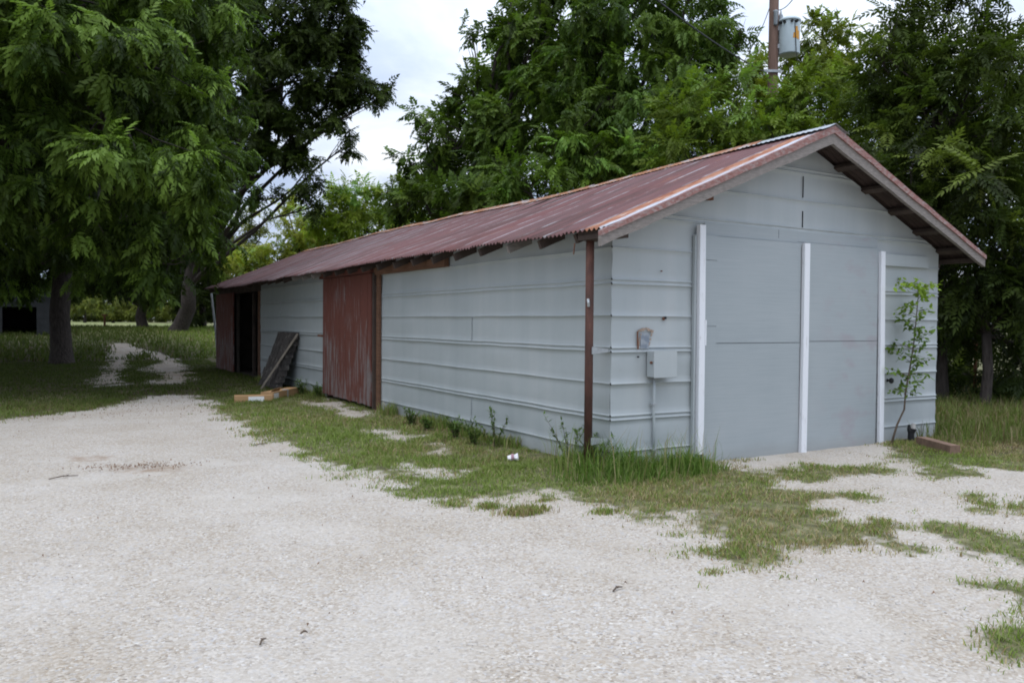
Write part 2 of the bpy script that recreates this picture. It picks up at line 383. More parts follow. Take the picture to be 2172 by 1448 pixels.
for P in LITTER: litter_shade = np.maximum(litter_shade, np.clip(sdp(xf, yf, P)/.6+.6+(fbm(xf*1.5, yf*1.5, 4)-.5), 0, 1))
litter_shade = np.maximum(litter_shade, .8*np.clip((1.5-xf)/1.5, 0, 1)*sstep((yf-8.5)/3)*sstep((34-yf)/8))  # painted shade: dark litter colour spread over the ground under the left trees
litter_shade = np.maximum(litter_shade, .55*np.clip((xf-5.2)/1., 0, 1)*np.clip((14-xf)/3, 0, 1))
stn = np.zeros_like(xf)
for P in STAIN: stn = np.maximum(stn, np.clip(sdp(xf, yf, P)/.15+.35, 0, 1))
stn = np.maximum(stn, .95*mound)
for P in BARE[:2]: stn = np.maximum(stn, .65*np.clip(sdp(xf, yf, P)/.3+.5, 0, 1))
farv = sstep((yf-34)/14)*np.clip((12-xf)/6+.3, .2, 1)
rawmesh('ground', np.stack([xf, yf, zf], -1), fq, M['ground'], None, True, None, dict(grass=gf, litter=litter_shade, stain=stn, far=farv))['kind'] = 'structure'

# ------------------------------------------------------------------ grass blades
def blades(name, x, y, h, w, col, label=None, parent=None, lean=.5, z=None):
    n = len(x); a = rng.uniform(0, 2*pi, n); l = rng.uniform(.1, 1, n)*lean*h
    z0 = (tz(x, y)-.005 if z is None else z)
    dx, dy = np.cos(a)*l, np.sin(a)*l; b = a+pi/2+rng.normal(0, .5, n); wx, wy = np.cos(b)*w/2, np.sin(b)*w/2
    P = np.empty((n, 5, 3), np.float32)
    P[:, 0] = np.stack([x-wx, y-wy, z0], -1); P[:, 1] = np.stack([x+wx, y+wy, z0], -1)
    P[:, 2] = np.stack([x+wx*.8+dx*.35, y+wy*.8+dy*.35, z0+h*.6], -1); P[:, 3] = np.stack([x-wx*.8+dx*.35, y-wy*.8+dy*.35, z0+h*.6], -1)
    P[:, 4] = np.stack([x+dx, y+dy, z0+h*rng.uniform(.75, 1., n)], -1)
    i = np.arange(n)[:, None]*5
    T = np.concatenate([i+np.array([[0, 1, 2]]), i+np.array([[0, 2, 3]]), i+np.array([[3, 2, 4]])], 0)
    return rawmesh(name, P.reshape(-1, 3), T, M['grass_blade'], parent, False, np.repeat(col, 5, 0))
def grass_col(x, y, dry, n):
    g = np.array([.15, .215, .044]); g2 = np.array([.25, .305, .085]); s = np.array([.46, .385, .22]); s2 = np.array([.20, .14, .07])
    r = rng.random((n, 1)); c = g*(1-r)+g2*r
    sr = rng.random((n, 1)); sc = s*(1-sr)+s2*sr
    isd = (rng.random(n) < dry)[:, None]
    return np.where(isd, sc, c)*rng.uniform(.75, 1.25, (n, 1))
TALLP = G([(1170, 985), (1250, 965), (1300, 985), (1400, 985), (1480, 985), (1530, 995), (1500, 1020), (1360, 1030), (1240, 1035), (1180, 1020)])
DRYP = G([(1450, 1110), (1600, 1080), (1760, 1100), (1860, 1150), (1850, 1175), (1690, 1182), (1560, 1205), (1490, 1182)])
def inside_shed(x, y): return (x > -.01) & (x < 4.9) & (y > -.06) & (y < 17.3)
def sow(x0, x1, y0, y1, per_m2, hr, wr, name, dryb=.25):
    n = int((x1-x0)*(y1-y0)*per_m2); x = rng.uniform(x0, x1, n); y = rng.uniform(y0, y1, n)
    # only where the photo's view cone can see
    dx, dy = x-CAM[0], y-CAM[1]; f = dx*FW[0]+dy*FW[1]; r = dx*RT[0]+dy*RT[1]
    k = (f > 1) & (np.abs(r) < .78*f+.6) & ~inside_shed(x, y); x, y = x[k], y[k]
    clump = fbm(x*5, y*5, 31); p = grass_f(x, y)
    k = rng.random(len(x)) < np.clip((p-.12)*1.5, 0, 1)*np.clip(clump*3.2-.75, .5, 1); x, y, clump, p = x[k], y[k], clump[k], p[k]
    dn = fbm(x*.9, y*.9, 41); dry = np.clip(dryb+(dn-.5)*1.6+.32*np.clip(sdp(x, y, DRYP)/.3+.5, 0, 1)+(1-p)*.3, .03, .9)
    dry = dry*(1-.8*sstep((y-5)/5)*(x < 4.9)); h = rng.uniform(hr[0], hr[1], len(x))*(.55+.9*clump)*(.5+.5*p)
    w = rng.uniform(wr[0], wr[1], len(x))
    tag(blades(name, x, y, h, w, grass_col(x, y, dry, len(x))*(1-.60*sstep((y-4.8)/5.5)*np.where(x < 4.9, sstep((3-x)/3), 1)-.35*(x > 4.9))[:, None], lean=1.2), kind='stuff')  # blade colour scaled down under the trees, shade put into the tint
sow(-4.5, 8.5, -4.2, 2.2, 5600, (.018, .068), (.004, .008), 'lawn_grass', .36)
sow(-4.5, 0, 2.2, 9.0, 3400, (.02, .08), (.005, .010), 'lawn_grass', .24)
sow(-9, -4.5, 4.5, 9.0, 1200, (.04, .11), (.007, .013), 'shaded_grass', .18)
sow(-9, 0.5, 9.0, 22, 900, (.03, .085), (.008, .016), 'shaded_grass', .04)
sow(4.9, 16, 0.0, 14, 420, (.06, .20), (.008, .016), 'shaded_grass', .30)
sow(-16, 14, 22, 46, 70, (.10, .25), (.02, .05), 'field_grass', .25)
# knee-high grass round the corner post and along the wall foot
n = 105000; x = rng.uniform(-1.6, 1.8, n); y = rng.uniform(-1.6, 1.6, n); d = sdp(x, y, TALLP)
k = (rng.random(n) < np.clip(d/.32+.30, 0, 1)*.62*np.clip((np.hypot(x+.32, y+.10)-.10)/.3, .12, 1)) & ~inside_shed(x, y); x, y, d = x[k], y[k], d[k]
hh = rng.uniform(.06, .33, len(x))*np.clip(.42+d*1.7, .3, 1.3)*np.clip(fbm(x*3.1, y*3.1, 77)*2.4-.35, .22, 1.45)
c = grass_col(x, y, np.full(len(x), .12), len(x))*np.array([.62, .78, .62])
tag(blades('tall_grass', x, y, hh, rng.uniform(.004, .010, len(x)), c, lean=.95), kind='stuff')
n = 1500; x = rng.uniform(-1.4, 1.7, n); y = rng.uniform(-1.2, 1.4, n); k = (sdp(x, y, TALLP) > -.05) & ~inside_shed(x, y); x, y = x[k], y[k]
tag(blades('seed_stalks', x, y, rng.uniform(.20, .50, len(x)), rng.uniform(.003, .006, len(x)), grass_col(x, y, np.full(len(x), .35), len(x)), lean=.5), kind='stuff')
n = 9000; x = -np.abs(rng.normal(0, .10, n))-.02; y = rng.uniform(.3, 12.4, n); k = (fbm(y*1.6, x*0, 5) > .50) & ~((y > 5.4) & (y < 7.9)); x, y = x[k], y[k]
tag(blades('wall_foot_grass', x, y, rng.uniform(.05, .24, len(x))*(.3+1.1*fbm(y*2, x*0, 8)), rng.uniform(.005, .010, len(x)), grass_col(x, y, np.full(len(x), .2), len(x)), lean=.6), kind='stuff')
n = 5000; x = rng.uniform(4.3, 9, n); y = rng.uniform(-.9, 2.2, n); k = ~inside_shed(x, y); x, y = x[k], y[k]
tag(blades('rough_grass', x, y, rng.uniform(.06, .30, len(x)), rng.uniform(.006, .012, len(x)), grass_col(x, y, np.full(len(x), .35), len(x))*.65, lean=.7), kind='stuff')

# ------------------------------------------------------------------ THE SHED
SL, SW = 17.0, 4.877
EX, EZ, RX, RZ = -.32, 2.115, 2.44, 3.29           # eave edge and ridge
SLOPE = (RZ-EZ)/(RX-EX)
def roof_z(x): return EZ + (min(x, 2*RX-x)-EX)*SLOPE
shed = thing('shed', (0, 0, 0), 'long grey metal-sided shed with a rusty maroon corrugated gable roof', 'shed')
RIB = .3048
def ribs():
    out = []
    for k in range(-5, 8):
        z = 2.0-k*RIB; dbl = (k % 2 != 0)
        out += [(z+.019, dbl, True), (z-.019, dbl, False)] if dbl else [(z, False, True)]
    return sorted(out, key=lambda q: q[0])
def siding(name, L, zlo, ztop, place, seed, parent):
    """corrugation-ribbed sheet: u along the wall, z up; place(u, z, out) -> xyz"""
    us = np.linspace(0, L, max(2, int(L/.14))); rows = []      # rows: (z, out, wobble)
    zs = [q[0] for q in ribs()]
    prev = zlo; rows.append((zlo, 0, 0))
    for z, dbl, top in ribs():
        if z < zlo+.02: continue
        if z-prev > .1:
            for t in (.2, .4, .6, .8): rows.append((prev+(z-prev)*t, 0, 1))
        b = .009
        o = .011 if not dbl else .012
        rows += [(z-b-.003, 0, .2), (z-b*.75, o*.5, 0), (z-b*.3, o, 0), (z+b*.3, o, 0), (z+b*.9, o*.4, 0), (z+b+.006, .001, .2)]
        prev = z+b
    rows.append((3.5, 0, 0))
    rz = np.array([r[0] for r in rows]); ro = np.array([r[1] for r in rows]); rw = np.array([r[2] for r in rows])
    U, Zr = np.meshgrid(us, rz); O = np.repeat(ro[:, None], len(us), 1); Wb = np.repeat(rw[:, None], len(us), 1)
    wob = (fbm(U*.9, U*0+seed, seed)-.5)*.020 + (fbm(U*.6+9, Zr*.8, seed+3)-.5)*.016
    O = O + Wb*((fbm(U*1.7, Zr*3.0, seed+5)-.5)*.030)
    Zc = np.minimum(Zr+wob, np.array([ztop(u) for u in us])[None, :]); Zc = np.maximum(Zc, zlo)
    V = np.array([place(u, z, o) for u, z, o in zip(U.ravel(), Zc.ravel(), O.ravel())])
    n, m = U.shape; I = np.arange(n*m).reshape(n, m); F = []
    zc = Zc
    for i in range(n-1):
        for j in range(m-1):
            if max(zc[i+1, j]-zc[i, j], zc[i+1, j+1]-zc[i, j+1]) > 1e-5: F.append((I[i, j], I[i, j+1], I[i+1, j+1], I[i+1, j]))
    used = sorted({a for f in F for a in f}); mp = {a: i for i, a in enumerate(used)}
    return rawmesh(name, V[used], [tuple(mp[a] for a in f) for f in F], M['siding'], parent, True)
EAVEW = lambda u: 2.20
def side_piece(y0, y1, seed):
    siding('side_siding', y1-y0, -.02, EAVEW, lambda u, z, o: (-o, y1-u, z), seed, shed)
side_piece(0, 5.50, 3); side_piece(7.80, 12.55, 8); side_piece(16.6, 17.0, 12)
siding('gable_siding', SW, -.02, lambda u: roof_z(u)-.05, lambda u, z, o: (u, -o, z), 23, shed)
siding('rear_siding', SW, -.02, lambda u: roof_z(u)-.05, lambda u, z, o: (SW-u, SL+o, z), 29, shed)
siding('back_siding', SL, -.02, EAVEW, lambda u, z, o: (SW+o, u, z), 31, shed)
# framing and boards behind the sheets
mb = MB()
for y0, y1 in ((.02, 5.5), (7.8, 12.55), (15.02, 16.98)): mb.box(.02, .09, y0, y1, .0, 2.16)
mb.box(.10, SW-.10, .02, .09, 0, 2.16); mb.box(.10, SW-.10, SL-.09, SL-.02, 0, 2.16); mb.box(SW-.09, SW-.02, .02, SL-.02, 0, 2.16)
mb.build('stud_wall', M['interior'], shed)
mb = MB(); mb.box(.1, SW-.1, .1, SL-.1, 0.0, .03); mb.build('floor_slab', M['interior'], shed)
# roof: corrugated sheets, two slopes
def slope_mesh(side):
    per = .0677; ys = np.arange(-.37, SL+.42, per/8); U = np.linspace(0, 1, 15)
    Yg, T = np.meshgrid(ys, U)
    sag = (fbm(Yg*.35, T*1.2, 51)-.5)*.10*(1-.45*np.abs(T-.5)) - .05*np.exp(-((Yg-4.6)/2.2)**2)*T
    # sheets overlap: each one sits a hair above the next
    sh = np.floor((Yg+.37)/.61); fr = (Yg+.37)/.61-sh
    lap = .012*np.clip(1-fr*9, 0, 1)
    ragged = (hash2(sh, sh*0, 5)-.5)*.05*(T < .01)
    x = EX + ragged + T*(RX-EX)
    edge = np.clip((Yg+.37)/.12, 0, 1)
    z = EZ + T*(RZ-EZ) + .0115*np.sin(2*pi*Yg/per)*(.25+.75*edge) + sag*np.clip(Yg/3, 0, 1) + lap 
    z = z + (hash2(sh, sh*0, 9)-.5)*.02*(1-T)
    if side: x = 2*RX-x
    return Yg, x, z
RT_ = []
for side in (0, 1):
    Yg, x, z = slope_mesh(side); n, m = Yg.shape
    I = np.arange(n*m).reshape(n, m)
    f = np.stack([I[:-1, :-1], I[:-1, 1:], I[1:, 1:], I[1:, :-1]], -1).reshape(-1, 4)
    if side == 0: f = f[:, ::-1]
    up = np.stack([x, Yg, z], -1).reshape(-1, 3); lo = up-[0, 0, .004]; N_ = n*m
    ring = list(I[0, :])+list(I[1:, -1])+list(I[-1, -2::-1])+list(I[-2:0:-1, 0]); ring = np.array(ring); nx = np.roll(ring, -1)
    e = np.stack([ring, nx, nx+N_, ring+N_], -1)
    ro_ = rawmesh('roof_slope', np.vstack([up, lo]), np.vstack([f, f[:, ::-1]+N_, e]), M['roof'], shed, True)
    ro_.data.materials.append(M['roof_under']); mi = np.zeros(2*len(f)+len(e), np.int32); mi[len(f):2*len(f)] = 1; ro_.data.polygons.foreach_set('material_index', mi)
# ridge cap in loose lengths, edges scalloped; the front one bent up and grey
ycap = [-.40, .55, 2.0, 3.6, 5.4, 7.4, 9.3, 11.3, 13.3, 15.3, SL+.42]
for i in range(len(ycap)-1):
    ys = np.arange(ycap[i]-.03, ycap[i+1]+.06, .0677/4); V = []; F = []
    prof = [(-.19, -.080+.006), (-.10, -.042), (-.03, -.006), (0, .012), (.03, -.006), (.10, -.042), (.19, -.074)]
    for a, yy in enumerate(ys):
        t = (yy-ycap[i])/(ycap[i+1]-ycap[i])
        sg = (float(fbm(np.array([yy*.35]), np.array([1.2]), 51)[0])-.5)*.10*.78*min(max(yy/3, 0), 1) - .05*math.exp(-((yy-4.6)/2.2)**2)
        for b, (px, pz) in enumerate(prof):
            e = (.004*sin(2*pi*yy/.0677) if b in (0, 6) else 0)
            V.append((RX+px*(1 if i else 1.05), yy, RZ+.014+pz*(1.0 if i else .9)+e+sg+.012*random.uniform(-.15, .15)+(.015*(1-t) if i % 2 else .006)))
    k = len(prof)
    for a in range(len(ys)-1):
        for b in range(k-1): F.append((a*k+b, a*k+b+1, (a+1)*k+b+1, (a+1)*k+b))
    rawmesh('ridge_cap', V, F, M['galv'] if i == 0 else M['ridge'], shed, False)
# rake boards: weathered fascia with a peeling red trim strip above
for side in (0, 1):
    mx = lambda x: x if side == 0 else 2*RX-x
    xe = EX-.10 if side == 0 else EX+.04
    a = np.array((mx(xe), -.37, roof_z(xe)-.025)); b = np.array((RX, -.37, RZ-.02))
    def board(z0a, z1a, z0b, z1b, y0, y1, name, mat, segs=14):
        V = []; F = []
        for i in range(segs+1):
            t = i/segs; p = a+(b-a)*t; w = (random.uniform(-.006, .006) if 0 < i < segs else 0)
            zl = p[2]+z0a+(z0b-z0a)*t+w; zh = p[2]+z1a+(z1b-z1a)*t+w*.4
            V += [(p[0], y0, zl), (p[0], y1, zl), (p[0], y1, zh), (p[0], y0, zh)]
        for i in range(segs):
            q = i*4
            for k in range(4): F.append((q+k, q+(k+1) % 4, q+4+(k+1) % 4, q+4+k))
        F += [(3, 2, 1, 0), tuple(segs*4+k for k in range(4))]
        rawmesh(name, V, F, mat, shed)
    board(-.092, -.002, -.146, -.040, -.395, -.355, 'fascia_board', M['grey_wood'])
    board(-.004, .040, -.042, .032, -.412, -.355, 'rake_trim', M['rake_paint'])
# rafters with exposed tails, both eaves, and outlookers under the front overhang
yr = .17
while yr < SL:
    for side in (0, 1):
        mx = (lambda x: x) if side == 0 else (lambda x: 2*RX-x)
        dz = random.uniform(-.01, .01)
        pa = (mx(EX+.045), yr, roof_z(EX+.045)-.075+dz); pb = (mx(RX-.05), yr, roof_z(RX-.05)-.08)
        MB().bar(pa, pb, .042, .082, side=(0, 1, 0)).build('rafter', M['grey_wood'] if random.random() < .25 else M['dark_wood'], shed)
    yr += .595
for side in (0, 1):
    for x in (.02, .48, .95, 1.42, 1.88):
        xx = x if side == 0 else 2*RX-x
        MB().bar((xx, -.35, roof_z(x)-.06), (xx, .02, roof_z(x)-.06), .085, .04, side=(1, 0, -SLOPE if side else SLOPE)).build('outlooker', M['dark_wood'], shed)
    xx = -.24 if side == 0 else 2*RX+.24
    MB().bar((xx, -.355, roof_z(-.24)-.055), (xx, .12, roof_z(-.24)-.055), .09, .05).build('outlooker', M['dark_wood'], shed)
# eave fascia scrap by the front corner
MB().box(-.30, -.10, -.352, .10, 2.045, 2.085).build('soffit_board', M['dark_wood'], shed)
# red sliding door, its track board, jamb
def plank_door(y0, y1, z0, z1, x, mat, name, nb, sk=0):
    mb = MB(); w = (y1-y0)/nb
    for i in range(nb):
        a = y0+i*w+.002; b = y0+(i+1)*w-.002; j = random.uniform(-.004, .004); zz = z0+random.uniform(-.012, .012)+sk*(i/nb)
        mb.hexa([(x+j, a, zz), (x+.025+j, a, zz), (x+.025+j, b, zz), (x+j, b, zz), (x+j, a, z1), (x+.025+j, a, z1), (x+.025+j, b, z1), (x+j, b, z1)])
    return mb.build(name, mat, shed)
rd = plank_door(5.60, 7.86, .07, 2.02, -.105, M['red_paint'], 'sliding_door', 16, .02)
for z_ in (.20, 1.66): MB().box(-.075, -.045, 5.62, 7.84, z_, z_+.14).build('door_ledge', M['dark_wood'], rd)
MB().bar((-.11, 7.84, 1.06), (-.13, 8.02, 1.065), .03, .035).build('latch', M['rusty'], rd)
MB().box(-.05, -.014, 5.42, 5.53, 0, 2.02).build('door_jamb', M['raw_wood'], shed)
MB().box(-.09, -.052, 5.535, 5.585, .0, 2.02).build('door_stop', M['dark_wood'], shed)
MB().box(-.075, -.014, 3.22, 5.58, 1.995, 2.105).build('track_board', M['raw_wood'], shed)
MB().box(-.125, -.014, 5.585, 8.0, 2.03, 2.115).build('track_board', M['red_paint'], shed)
MB().box(-.03, .06, 7.80, 7.86, 0, 2.02).build('door_jamb', M['dark_wood'], shed)
# far doorway, open, with a red leaf slid past it
plank_door(14.85, 16.9, .05, 1.98, -.10, M['red_paint'], 'sliding_door', 12)
MB().box(-.03, .09, 12.55, 12.68, 0, 1.98).build('door_jamb', M['raw_wood'], shed)
MB().box(.10, .16, 13.66, 13.74, 0, 1.95).build('door_post', M['dark_wood'], shed)
MB().box(-.04, .08, 12.5, 16.9, 1.96, 2.14).build('door_header', M['dark_wood'], shed)
# plywood double door on the gable
def ply(x0, x1, z0, z1, y=-.034):
    mb = MB(); nx = 8; V = []
    mb.box(x0, x1, y, -.016, z0, z1); return mb
d1 = ply(1.24, 2.43, 1.141, 2.165); dl = d1.box(1.24, 2.43, -.034, -.016, -.05, 1.134).build('door_leaf', M['door_paint'], shed)
MB().box(1.085, 1.236, -.040, -.016, -.02, 1.30).box(1.085, 1.236, -.038, -.016, 1.304, 1.93).box(1.085, 1.236, -.040, -.016, 1.934, 2.17).build('door_stile', M['door_paint'], dl)
d2 = ply(2.53, 3.70, 1.152, 2.175).box(2.53, 3.70, -.034, -.016, -.05, 1.146).build('door_leaf', M['door_paint'], shed)
MB().box(1.09, 2.40, -.015, -.012, 2.17, 2.29).box(2.40, 3.70, -.0155, -.012, 2.18, 2.285).build('door_header', M['door_paint'], shed)
# three white uprights
def upright(x0, x1, y0, z0, z1, lean=0):
    mb = MB(); b = .004; V = []
    for z, dx in ((z0, lean), (z0+.5*(z1-z0), lean*.5+.004), (z1, 0)):
        V += [(x0+dx, y0+b, z), (x0+dx+b, y0, z), (x1+dx-b, y0, z), (x1+dx, y0+b, z), (x1+dx, -.034, z), (x0+dx, -.034, z)]
    F = [(5, 4, 3, 2, 1, 0), tuple(12+k for k in range(6))]
    for l in range(2):
        for k in range(6): F.append((l*6+k, l*6+(k+1) % 6, l*6+6+(k+1) % 6, l*6+6+k))
    return mb.add(V, F)
upright(.972, 1.048, -.082, .09, 2.255, .01).build('upright_post', M['white_paint'], shed)
MB().box(.945, .970, -.045, -.012, -.02, 2.16).build('door_jamb', M['siding'], shed)
MB().box(1.0495, 1.064, -.088, -.045, 1.12, 1.36).build('hinge', M['white_paint'], shed)
upright(2.44, 2.522, -.075, -.07, 2.165, -.005).build('upright_post', M['white_paint'], shed)
upright(3.70, 3.775, -.07, -.02, 2.145, .03).build('upright_post', M['white_paint'], shed)
# small side door header, knob
MB().box(3.80, 4.62, -.040, -.014, 1.995, 2.125).build('door_header', M['siding'], shed)
MB().lathe((0, 0, 0), [(.012, 0), (.012, .02), (.03, .028), (.036, .045), (.03, .06), (.0, .064)], 12)
kb = MB(); kb.lathe((0, 0, 0), [(.02, 0), (.014, .006), (.012, .03), (.028, .036), (.034, .052), (.026, .066), (.004, .07)], 14)
kb.v = [(3.93+x, -.012-z, .70+y) for x, y, z in kb.v]; kb.build('door_knob', M['black_iron'], shed, True)
# sheet-end gaps that read as dark vertical slits on the gable
for x, z0, z1 in ((2.47, 2.64, 2.86), (2.47, 2.33, 2.50), (2.11, 2.20, 2.285)):
    MB().box(x-.002, x+.002, -.016, -.004, z0, z1).build('sheet_gap', M['black_iron'], shed)
for y_, z0, z1 in ((2.62, .02, .44), (2.62, 1.10, 1.38), (10.9, 1.40, 1.68)):
    MB().box(-.0155, -.004, y_-.002, y_+.002, z0, z1).build('sheet_gap', M['galv'], shed)
# corner flashing
mb = MB(); mb.hexa([(-.018, -.018, 0), (.05, -.018, 0), (.05, -.014, 0), (-.014, -.014, 0), (-.018, -.018, 2.12), (.05, -.018, 2.12), (.05, -.014, 2.12), (-.014, -.014, 2.12)])
V = []; zz = np.linspace(0, 2.13, 50)
for z in zz:
    w = float(fbm(np.array([z*3.]), np.array([0.]), 61)[0]-.5)*.010
    V += [(-.0145, .055, z), (-.0165+w*.3, -.0165+w*.3, z), (.035, -.0145, z)]
F = []
for i in range(len(zz)-1):
    for k in range(2): F.append((i*3+k, i*3+k+1, i*3+4+k, i*3+3+k))
# rust pipe standing at the corner with two galvanised straps
MB().tube([(-.205, .05, -.05), (-.205, .05, 1.0), (-.205, .05, 2.09)], .037, 16).build('corner_pipe', M['rust_pipe'], shed, True)
for z in (1.085, .285):
    mb = MB(); mb.hexa([(-.205, .0, z-.035), (-.012, .02, z-.02), (-.012, .03, z-.02), (-.205, .01, z-.035), (-.205, -.002, z+.03), (-.012, .02, z+.008), (-.012, .03, z+.008), (-.205, .008, z+.03)])
    mb.build('pipe_strap', M['galv'], shed)
MB().tube([(-.236, .02, 1.47), (-.246, .01, 1.50), (-.236, .03, 1.53)], .012, 8).build('pipe_lug', M['galv'], shed)
# electrics: box, conduit, scar of the old meter, bullet hole
eb = MB().bbox(.40, .665, -.115, -.012, .835, 1.075, .006).build('electric_box', M['siding'], shed)
MB().bbox(.395, .67, -.122, -.1155, .83, 1.08, .003).build('box_cover', M['siding'], eb)
MB().tube([(.395, -.09, .97), (.38, -.09, .97)], .012, 8).build('box_latch', M['rusty'], eb)
MB().tube([(.475, -.035, .84), (.475, -.035, .62), (.468, -.032, .55), (.482, -.03, .40), (.478, -.03, .0)], .0135, 10).build('conduit', M['siding'], shed, True)
MB().box(.445, .50, -.052, -.012, .575, .592).build('conduit_clamp', M['galv'], shed); MB().box(.455, .50, -.05, -.012, .16, .175).build('conduit_clamp', M['galv'], shed)
sc_ = MB().box(.325, .425, -.0150, -.012, 1.095, 1.235).build('meter_scar', M['scar'], shed)
mb = MB()
for i in range(40):
    u = random.random(); x = .285+.19*u; z = 1.245+.028*sin(u*pi)+random.uniform(-.012, .010); mb.box(x-.008, x+.008, -.0165+i*.00003, -.012, z-.006, z+.006)
for i in range(14):
    u = random.random(); x = .30+.03*u+(.125 if i % 2 else 0); mb.box(x-.006, x+.006, -.0158-i*.00003, -.012, 1.12+.1*u, 1.135+.1*u)
mb.build('rust_rim', M['rust_rim'], shed)
MB().tube([(.295, -.017, 1.09), (.288, -.017, 1.18), (.286, -.017, 1.25)], .008, 6).build('rust_streak', M['rusty'], shed)
for x, z, r in ((.615, 1.376, .013), (.563, 1.806, .006), (.30, 1.02, .008)):
    MB().tube([(x, -.006, z), (x, -.0215, z)], r, 10).build('nail_hole', M['black_iron'] if r > .007 else M['rusty'], shed)
MB().tube([(.595, -.005, 1.365), (.602, -.0165, 1.37)], .014, 8).build('rust_streak', M['rusty'], shed)
# hanging strap scrap at the first tail, and a block under the left rake
MB().bar((-.285, .17, 2.03), (-.29, .18, 1.93), .012, .006).build('loose_strap', M['rusty'], shed)
MB().box(1.10, 1.16, -.06, -.012, 2.50, 2.56).build('wood_scrap', M['rusty'], shed)

# ------------------------------------------------------------------ small things around
# ragged stack of shingles and plank
t = thing('shingle_stack', (-.3, 10.2, 0), 'dark ragged panel of old shingles leaning on the shed wall beside the red door', 'shingles')
mb = MB(); random.seed(3)
for i in range(9):
    z0 = .02+i*.118; z1 = z0+.125; off = -.40+.036*i; y0 = 9.75-.02*i; y1 = 10.95-.045*i+random.uniform(-.05, .05)
    mb.hexa([(off-.03, y0, z0), (off+.12, y0, z0), (off+.12, y1, z0), (off-.03, y1, z0), (off, y0, z1), (off+.13, y0, z1), (off+.13, y1, z1), (off, y1, z1)])
    for j in range(4):
        a = y0+j*(y1-y0)/4+random.uniform(.0, .05); mb.hexa([(off-.06, a, z0-.01), (off-.03, a, z0-.01), (off-.03, a+.22, z0-.01), (off-.06, a+.22, z0-.01), (off-.015, a, z1), (off+.0, a, z1), (off+.0, a+.22, z1), (off-.015, a+.22, z1)])
mb.build('shingle_pile', M['shingle'], t)
pk = MB().bar((-.64, 9.95, .0), (-.07, 9.48, 1.06), .10, .028, side=(.2, 1, 0)).build('plank', M['plank'])
tag(pk, 'weathered grey plank propped diagonally against the dark shingle panel', 'plank')
random.seed(9)
# cardboard cartons
def carton(p0, p1, h, depth, label, openf):
    a = gp(*p0); b = gp(*p1); d = b-a; L = np.linalg.norm(d[:2]); d /= L; nrm = np.array((-d[1], d[0], 0)); nrm = nrm if nrm@FW > 0 else -nrm
    t = thing('cardboard_box', tuple(a), label, 'box'); e = .008
    P = lambda u, v, z: a+d*u+nrm*v+np.array((0, 0, z))
    mb = MB()
    def wall(u0, v0, u1, v1, z0, z1):
        mb.hexa([P(u0, v0, z0), P(u1, v0, z0), P(u1, v1, z0), P(u0, v1, z0), P(u0, v0, z1), P(u1, v0, z1), P(u1, v1, z1), P(u0, v1, z1)])
    wall(0, 0, L, e, 0, h); wall(0, depth-e, L, depth, 0, h); wall(0, e, e, depth-e, 0, h); wall(L-e, e, L, depth-e, 0, h)
    if not openf: wall(e, e, L-e, depth-e, h-.02, h-.008)
    wall(e, e, L-e, depth-e, .002, .01); mb.build('carton', M['cardboard'], t)
    return t, P, L
t, P, L = carton((497, 855), (578, 853), .115, .20, 'flat open cardboard box, the left one of two end to end in the grass', False)
MB().hexa([P(L-.37, -.004, .02), P(L-.13, -.004, .02), P(L-.13, 0, .02), P(L-.37, 0, .02), P(L-.37, -.004, .10), P(L-.13, -.004, .10), P(L-.13, 0, .10), P(L-.37, 0, .10)]).build('paper_label', M['label_white'], t)
t, P, L = carton((580, 850), (634, 838), .14, .22, 'longer cardboard box with raised flap and strap, right one of two by the red door', False)
MB().hexa([P(.02, -.004, .03), P(.20, -.004, .03), P(.20, 0, .03), P(.02, 0, .03), P(.02, -.004, .12), P(.20, -.004, .12), P(.20, 0, .12), P(.02, 0, .12)]).build('paper_label', M['label_white'], t)
MB().hexa([P(L*.52, -.004, .0), P(L*.52+.05, -.004, 0), P(L*.52+.05, 0, 0), P(L*.52, 0, 0), P(L*.52, -.004, .142), P(L*.52+.05, -.004, .142), P(L*.52+.05, .1, .145), P(L*.52, .1, .145)]).build('strap', M['galv'], t)
MB().hexa([P(.0, .05, .139), P(.35, .05, .139), P(.35, .055, .139), P(.0, .055, .139), P(.0, .0, .19), P(.35, .02, .20), P(.35, .025, .20), P(.0, .005, .19)]).build('flap', M['cardboard'], t)
# crumpled cup
c = gp(1088, 980); t = thing('paper_cup', tuple(c), 'crumpled white paper cup lying in the grass in front of the long wall', 'cup')
V = []; F = []; seg = 14
ax = np.array((.8, -.5, .12)); ax /= np.linalg.norm(ax); s1 = np.cross(ax, (0, 0, 1)); s1 /= np.linalg.norm(s1); s2 = np.cross(s1, ax)
for i, (u, r) in enumerate(((0, .028), (.03, .034), (.06, .030), (.09, .043), (.10, .045), (.10, .040), (.05, .028))):
    for k in range(seg): a = 2*pi*k/seg; rr = r*(1+random.uniform(-.16, .16)); V.append(c+ax*(u-.05)+s1*cos(a)*rr+s2*sin(a)*rr*.8+np.array((0, 0, .045)))
for i in range(6):
    for k in range(seg): F.append((i*seg+k, i*seg+(k+1) % seg, (i+1)*seg+(k+1) % seg, (i+1)*seg+k))
F.append(tuple(range(seg-1, -1, -1))); rawmesh('cup_wall', V, F, M['cup_paper'], t)
V2 = []
for u, r in ((.035, .0365), (.062, .0345)):
    for k in range(6): a = 2*pi*(k-1)/seg; V2.append(c+ax*(u-.05)+s1*cos(a)*r*1.1+s2*sin(a)*r+np.array((0, 0, .046)))
rawmesh('print_band', V2, [(k, k+1, 7+k, 6+k) for k in range(5)], M['cup_print'], t)
